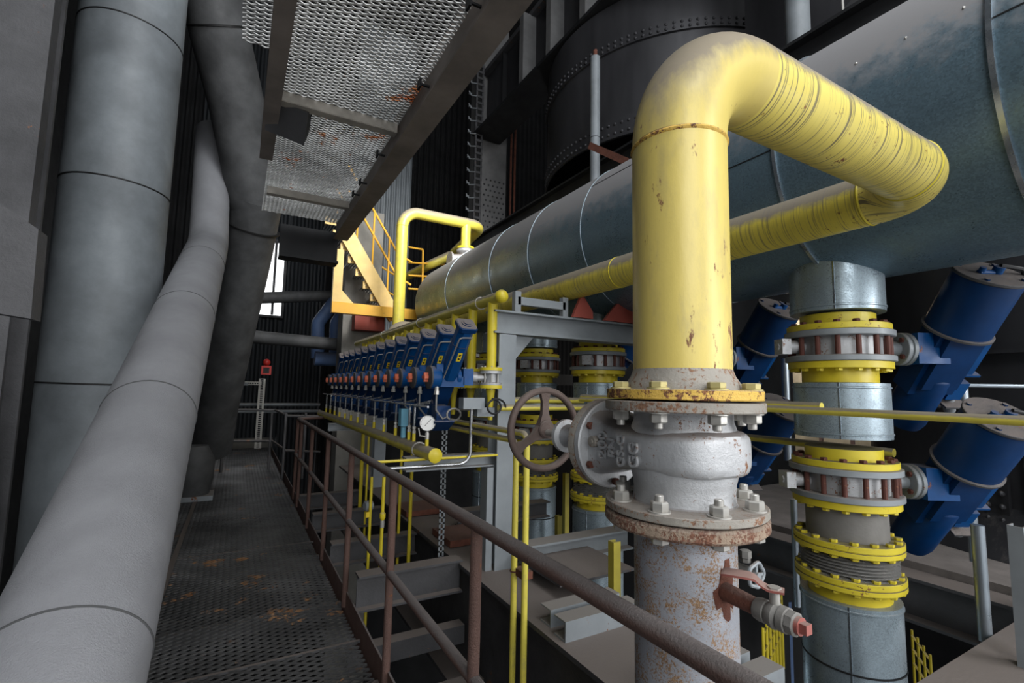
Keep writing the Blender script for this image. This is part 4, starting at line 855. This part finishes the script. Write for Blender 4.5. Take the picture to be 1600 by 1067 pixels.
for k,(y,z,h) in enumerate(((3.3,.18,.22),(4.3,.12,.18),(5.4,.1,.18),(6.6,.05,.18))):
    solo('walkway_beam',MB().ext(I(.12,h,.01,.014),(.75,y,z),(1.47,y,z)),'steel_d','%s dusty beam tying the walkway to the main girder'%('nearest','second','third','farthest')[k],'beam')
solo('rusty_plate',MB().bx((1.52,3.6,.26),(1.9,4.0,.31)),'rustpipe','nearer brown rusty plate lying on the main girder','plate')
solo('rusty_plate',MB().bx((1.48,4.6,.26),(1.93,5.0,.31)),'rustpipe','farther brown rusty plate lying on the main girder','plate')
for k,(y,z) in enumerate(((3.3,-.22),(2.98,-.42))):
    solo('lower_beam',MB().ext(U(.1,.12,.01),(.7,y,z),(1.5,y,z)),'steel_d','%s dusty channel below the walkway beam'%('upper','lower')[k],'beam')
q=at(745,1000,Z=-.4); solo('grey_cabinet',MB().bx((q.x-.02,q.y-.05,-.45),(q.x+.14,q.y+.25,-.22)),'steel','small blue-grey cabinet low beneath the railing','cabinet')
# beams/dark background behind rows
solo('service_wall',MB().bx((1.95,8.6,-5),(9,8.65,1.3)),'void','black wall low behind the pipe rows','wall')
# pit: yellow railings and blue pipe far below
for k,(u,v,Y,n) in enumerate(((1222,995,3.4,7),(1455,1040,3.0,4))):
    q=at(u,v,Y=Y); t=thing('pit_railing','%s yellow railing glimpsed down in the pit'%('left','right')[k],'railing',(q.x,q.y,-4))
    for h in (-.18,0,.18): part('rail',MB().tube([(q.x-.07*n,q.y-.1,q.z+h),(q.x+.07*n,q.y+.3,q.z+h+.0)],.014,8),'yel_clean',t)
    for j in range(n): f=j/(n-1); part('post',MB().cyl((q.x-.07*n+.14*n*f,q.y-.1+.4*f,q.z-.6),(q.x-.07*n+.14*n*f,q.y-.1+.4*f,q.z+.25),.016,8),'yel_clean',t)
q=at(1232,1000,Y=4.0); solo('pit_pipe',MB().cyl((q.x,q.y,-5),(q.x,q.y,q.z+.5),.05,14),'bluestain','pale blue upright pipe down in the pit behind yellow railing','pipe')
# distant bright panel with lattice truss
solo('hall_panel',MB().bx((11.5,5.0,-1),(11.6,9.4,5.5)),'cream','cream coloured hall wall glimpsed between riser and right column','wall')
t=thing('lattice_truss','rusty lattice truss in front of the cream hall wall','truss',(10.8,6.5,-1)); b=MB()
for z in (1.5,2.8,4.1): b.bx((10.8,5,z),(10.86,9,z+.1))
for k in range(7): 
    y=5.1+k*.6; b.bx((10.8,y,-1),(10.86,y+.06,5.2)); 
    for z in (1.5,2.8): b.ext([(-.03,-.03),(.03,-.03),(.03,.03),(-.03,.03)],(10.83,y,z),(10.83,y+.6,z+1.3))
part('members',b,'rail',t)
# ================================================================ LIGHT
def area(name,loc,tgt,sx,sy,pw,col=(1,1,1)):
    l=bpy.data.lights.new(name,'AREA'); l.shape='RECTANGLE'; l.size=sx; l.size_y=sy; l.energy=pw; l.color=col
    o=bpy.data.objects.new(name,l); C.objects.link(o); o.location=loc; o.rotation_euler=(V(tgt)-V(loc)).to_track_quat('-Z','Y').to_euler(); return o
area('rear_right_key',(4.6,-4.2,3.4),(1.2,2,1.6),4,4,250,(.99,.99,1))  # added soft key light at the open rear, standing in for daylight
area('rear_fill',(-1.4,-4.5,4.2),(0,4,1.5),4,4,120,(.98,.99,1))  # added fill behind the camera, standing in for daylight from outside
area('overhead_fill',(1.2,-2.0,9),(2.2,3,1.5),4,4,230,(.94,.97,1))  # added overhead fill hung below the closed ceiling
area('hall_panel_fill',(9.5,7,4.8),(11.5,7,2),1,1,160,(1,.95,.88))  # added light to brighten the cream hall wall, no fixture there
area('stair_loop_fill',(2.7,4.6,5.2),(2.2,8.4,3.2),1.2,1.2,30,(1,.98,.95)).data.spread=R(80)  # extra light put in for the stairs and far loop pipe
area('pit_light',(3.4,1.8,-.6),(3.4,3.4,-2.5),.5,.5,16)  # area light aimed down into the pit
w=bpy.data.worlds.new('overcast_sky'); SC.world=w; w.use_nodes=True; nt=w.node_tree
bg=nt.nodes['Background']; tc=nt.nodes.new('ShaderNodeTexCoord'); sx=nt.nodes.new('ShaderNodeSeparateXYZ'); mr=nt.nodes.new('ShaderNodeMapRange')
nt.links.new(tc.outputs['Generated'],sx.inputs[0]); nt.links.new(sx.outputs[1],mr.inputs[0])
mr.inputs[1].default_value=-.2; mr.inputs[2].default_value=.9; mr.inputs[3].default_value=.42; mr.inputs[4].default_value=1.6
nt.links.new(mr.outputs[0],bg.inputs[1]); bg.inputs[0].default_value=(.95,.97,1,1)
# ================================================================ CAMERA
cd=bpy.data.cameras.new('camera'); cam=bpy.data.objects.new('camera',cd); C.objects.link(cam)
cd.sensor_width=36; cd.lens=FPX/1600*36; cd.clip_start=.02; cd.clip_end=200
# rows of the world axes give camera x (right), -y (down), -z (forward)
right=V((AX.x,AY.x,AZ.x)); down=V((AX.y,AY.y,AZ.y)); fwd=V((AX.z,AY.z,AZ.z))
m=Matrix((right,-down,-fwd)).transposed().to_4x4(); m.translation=EYE; cam.matrix_world=m
SC.camera=cam
SC.view_settings.view_transform='Standard'; SC.view_settings.look='None'; SC.view_settings.gamma=1; SC.view_settings.use_curve_mapping=False
SC.view_settings.exposure=0.78
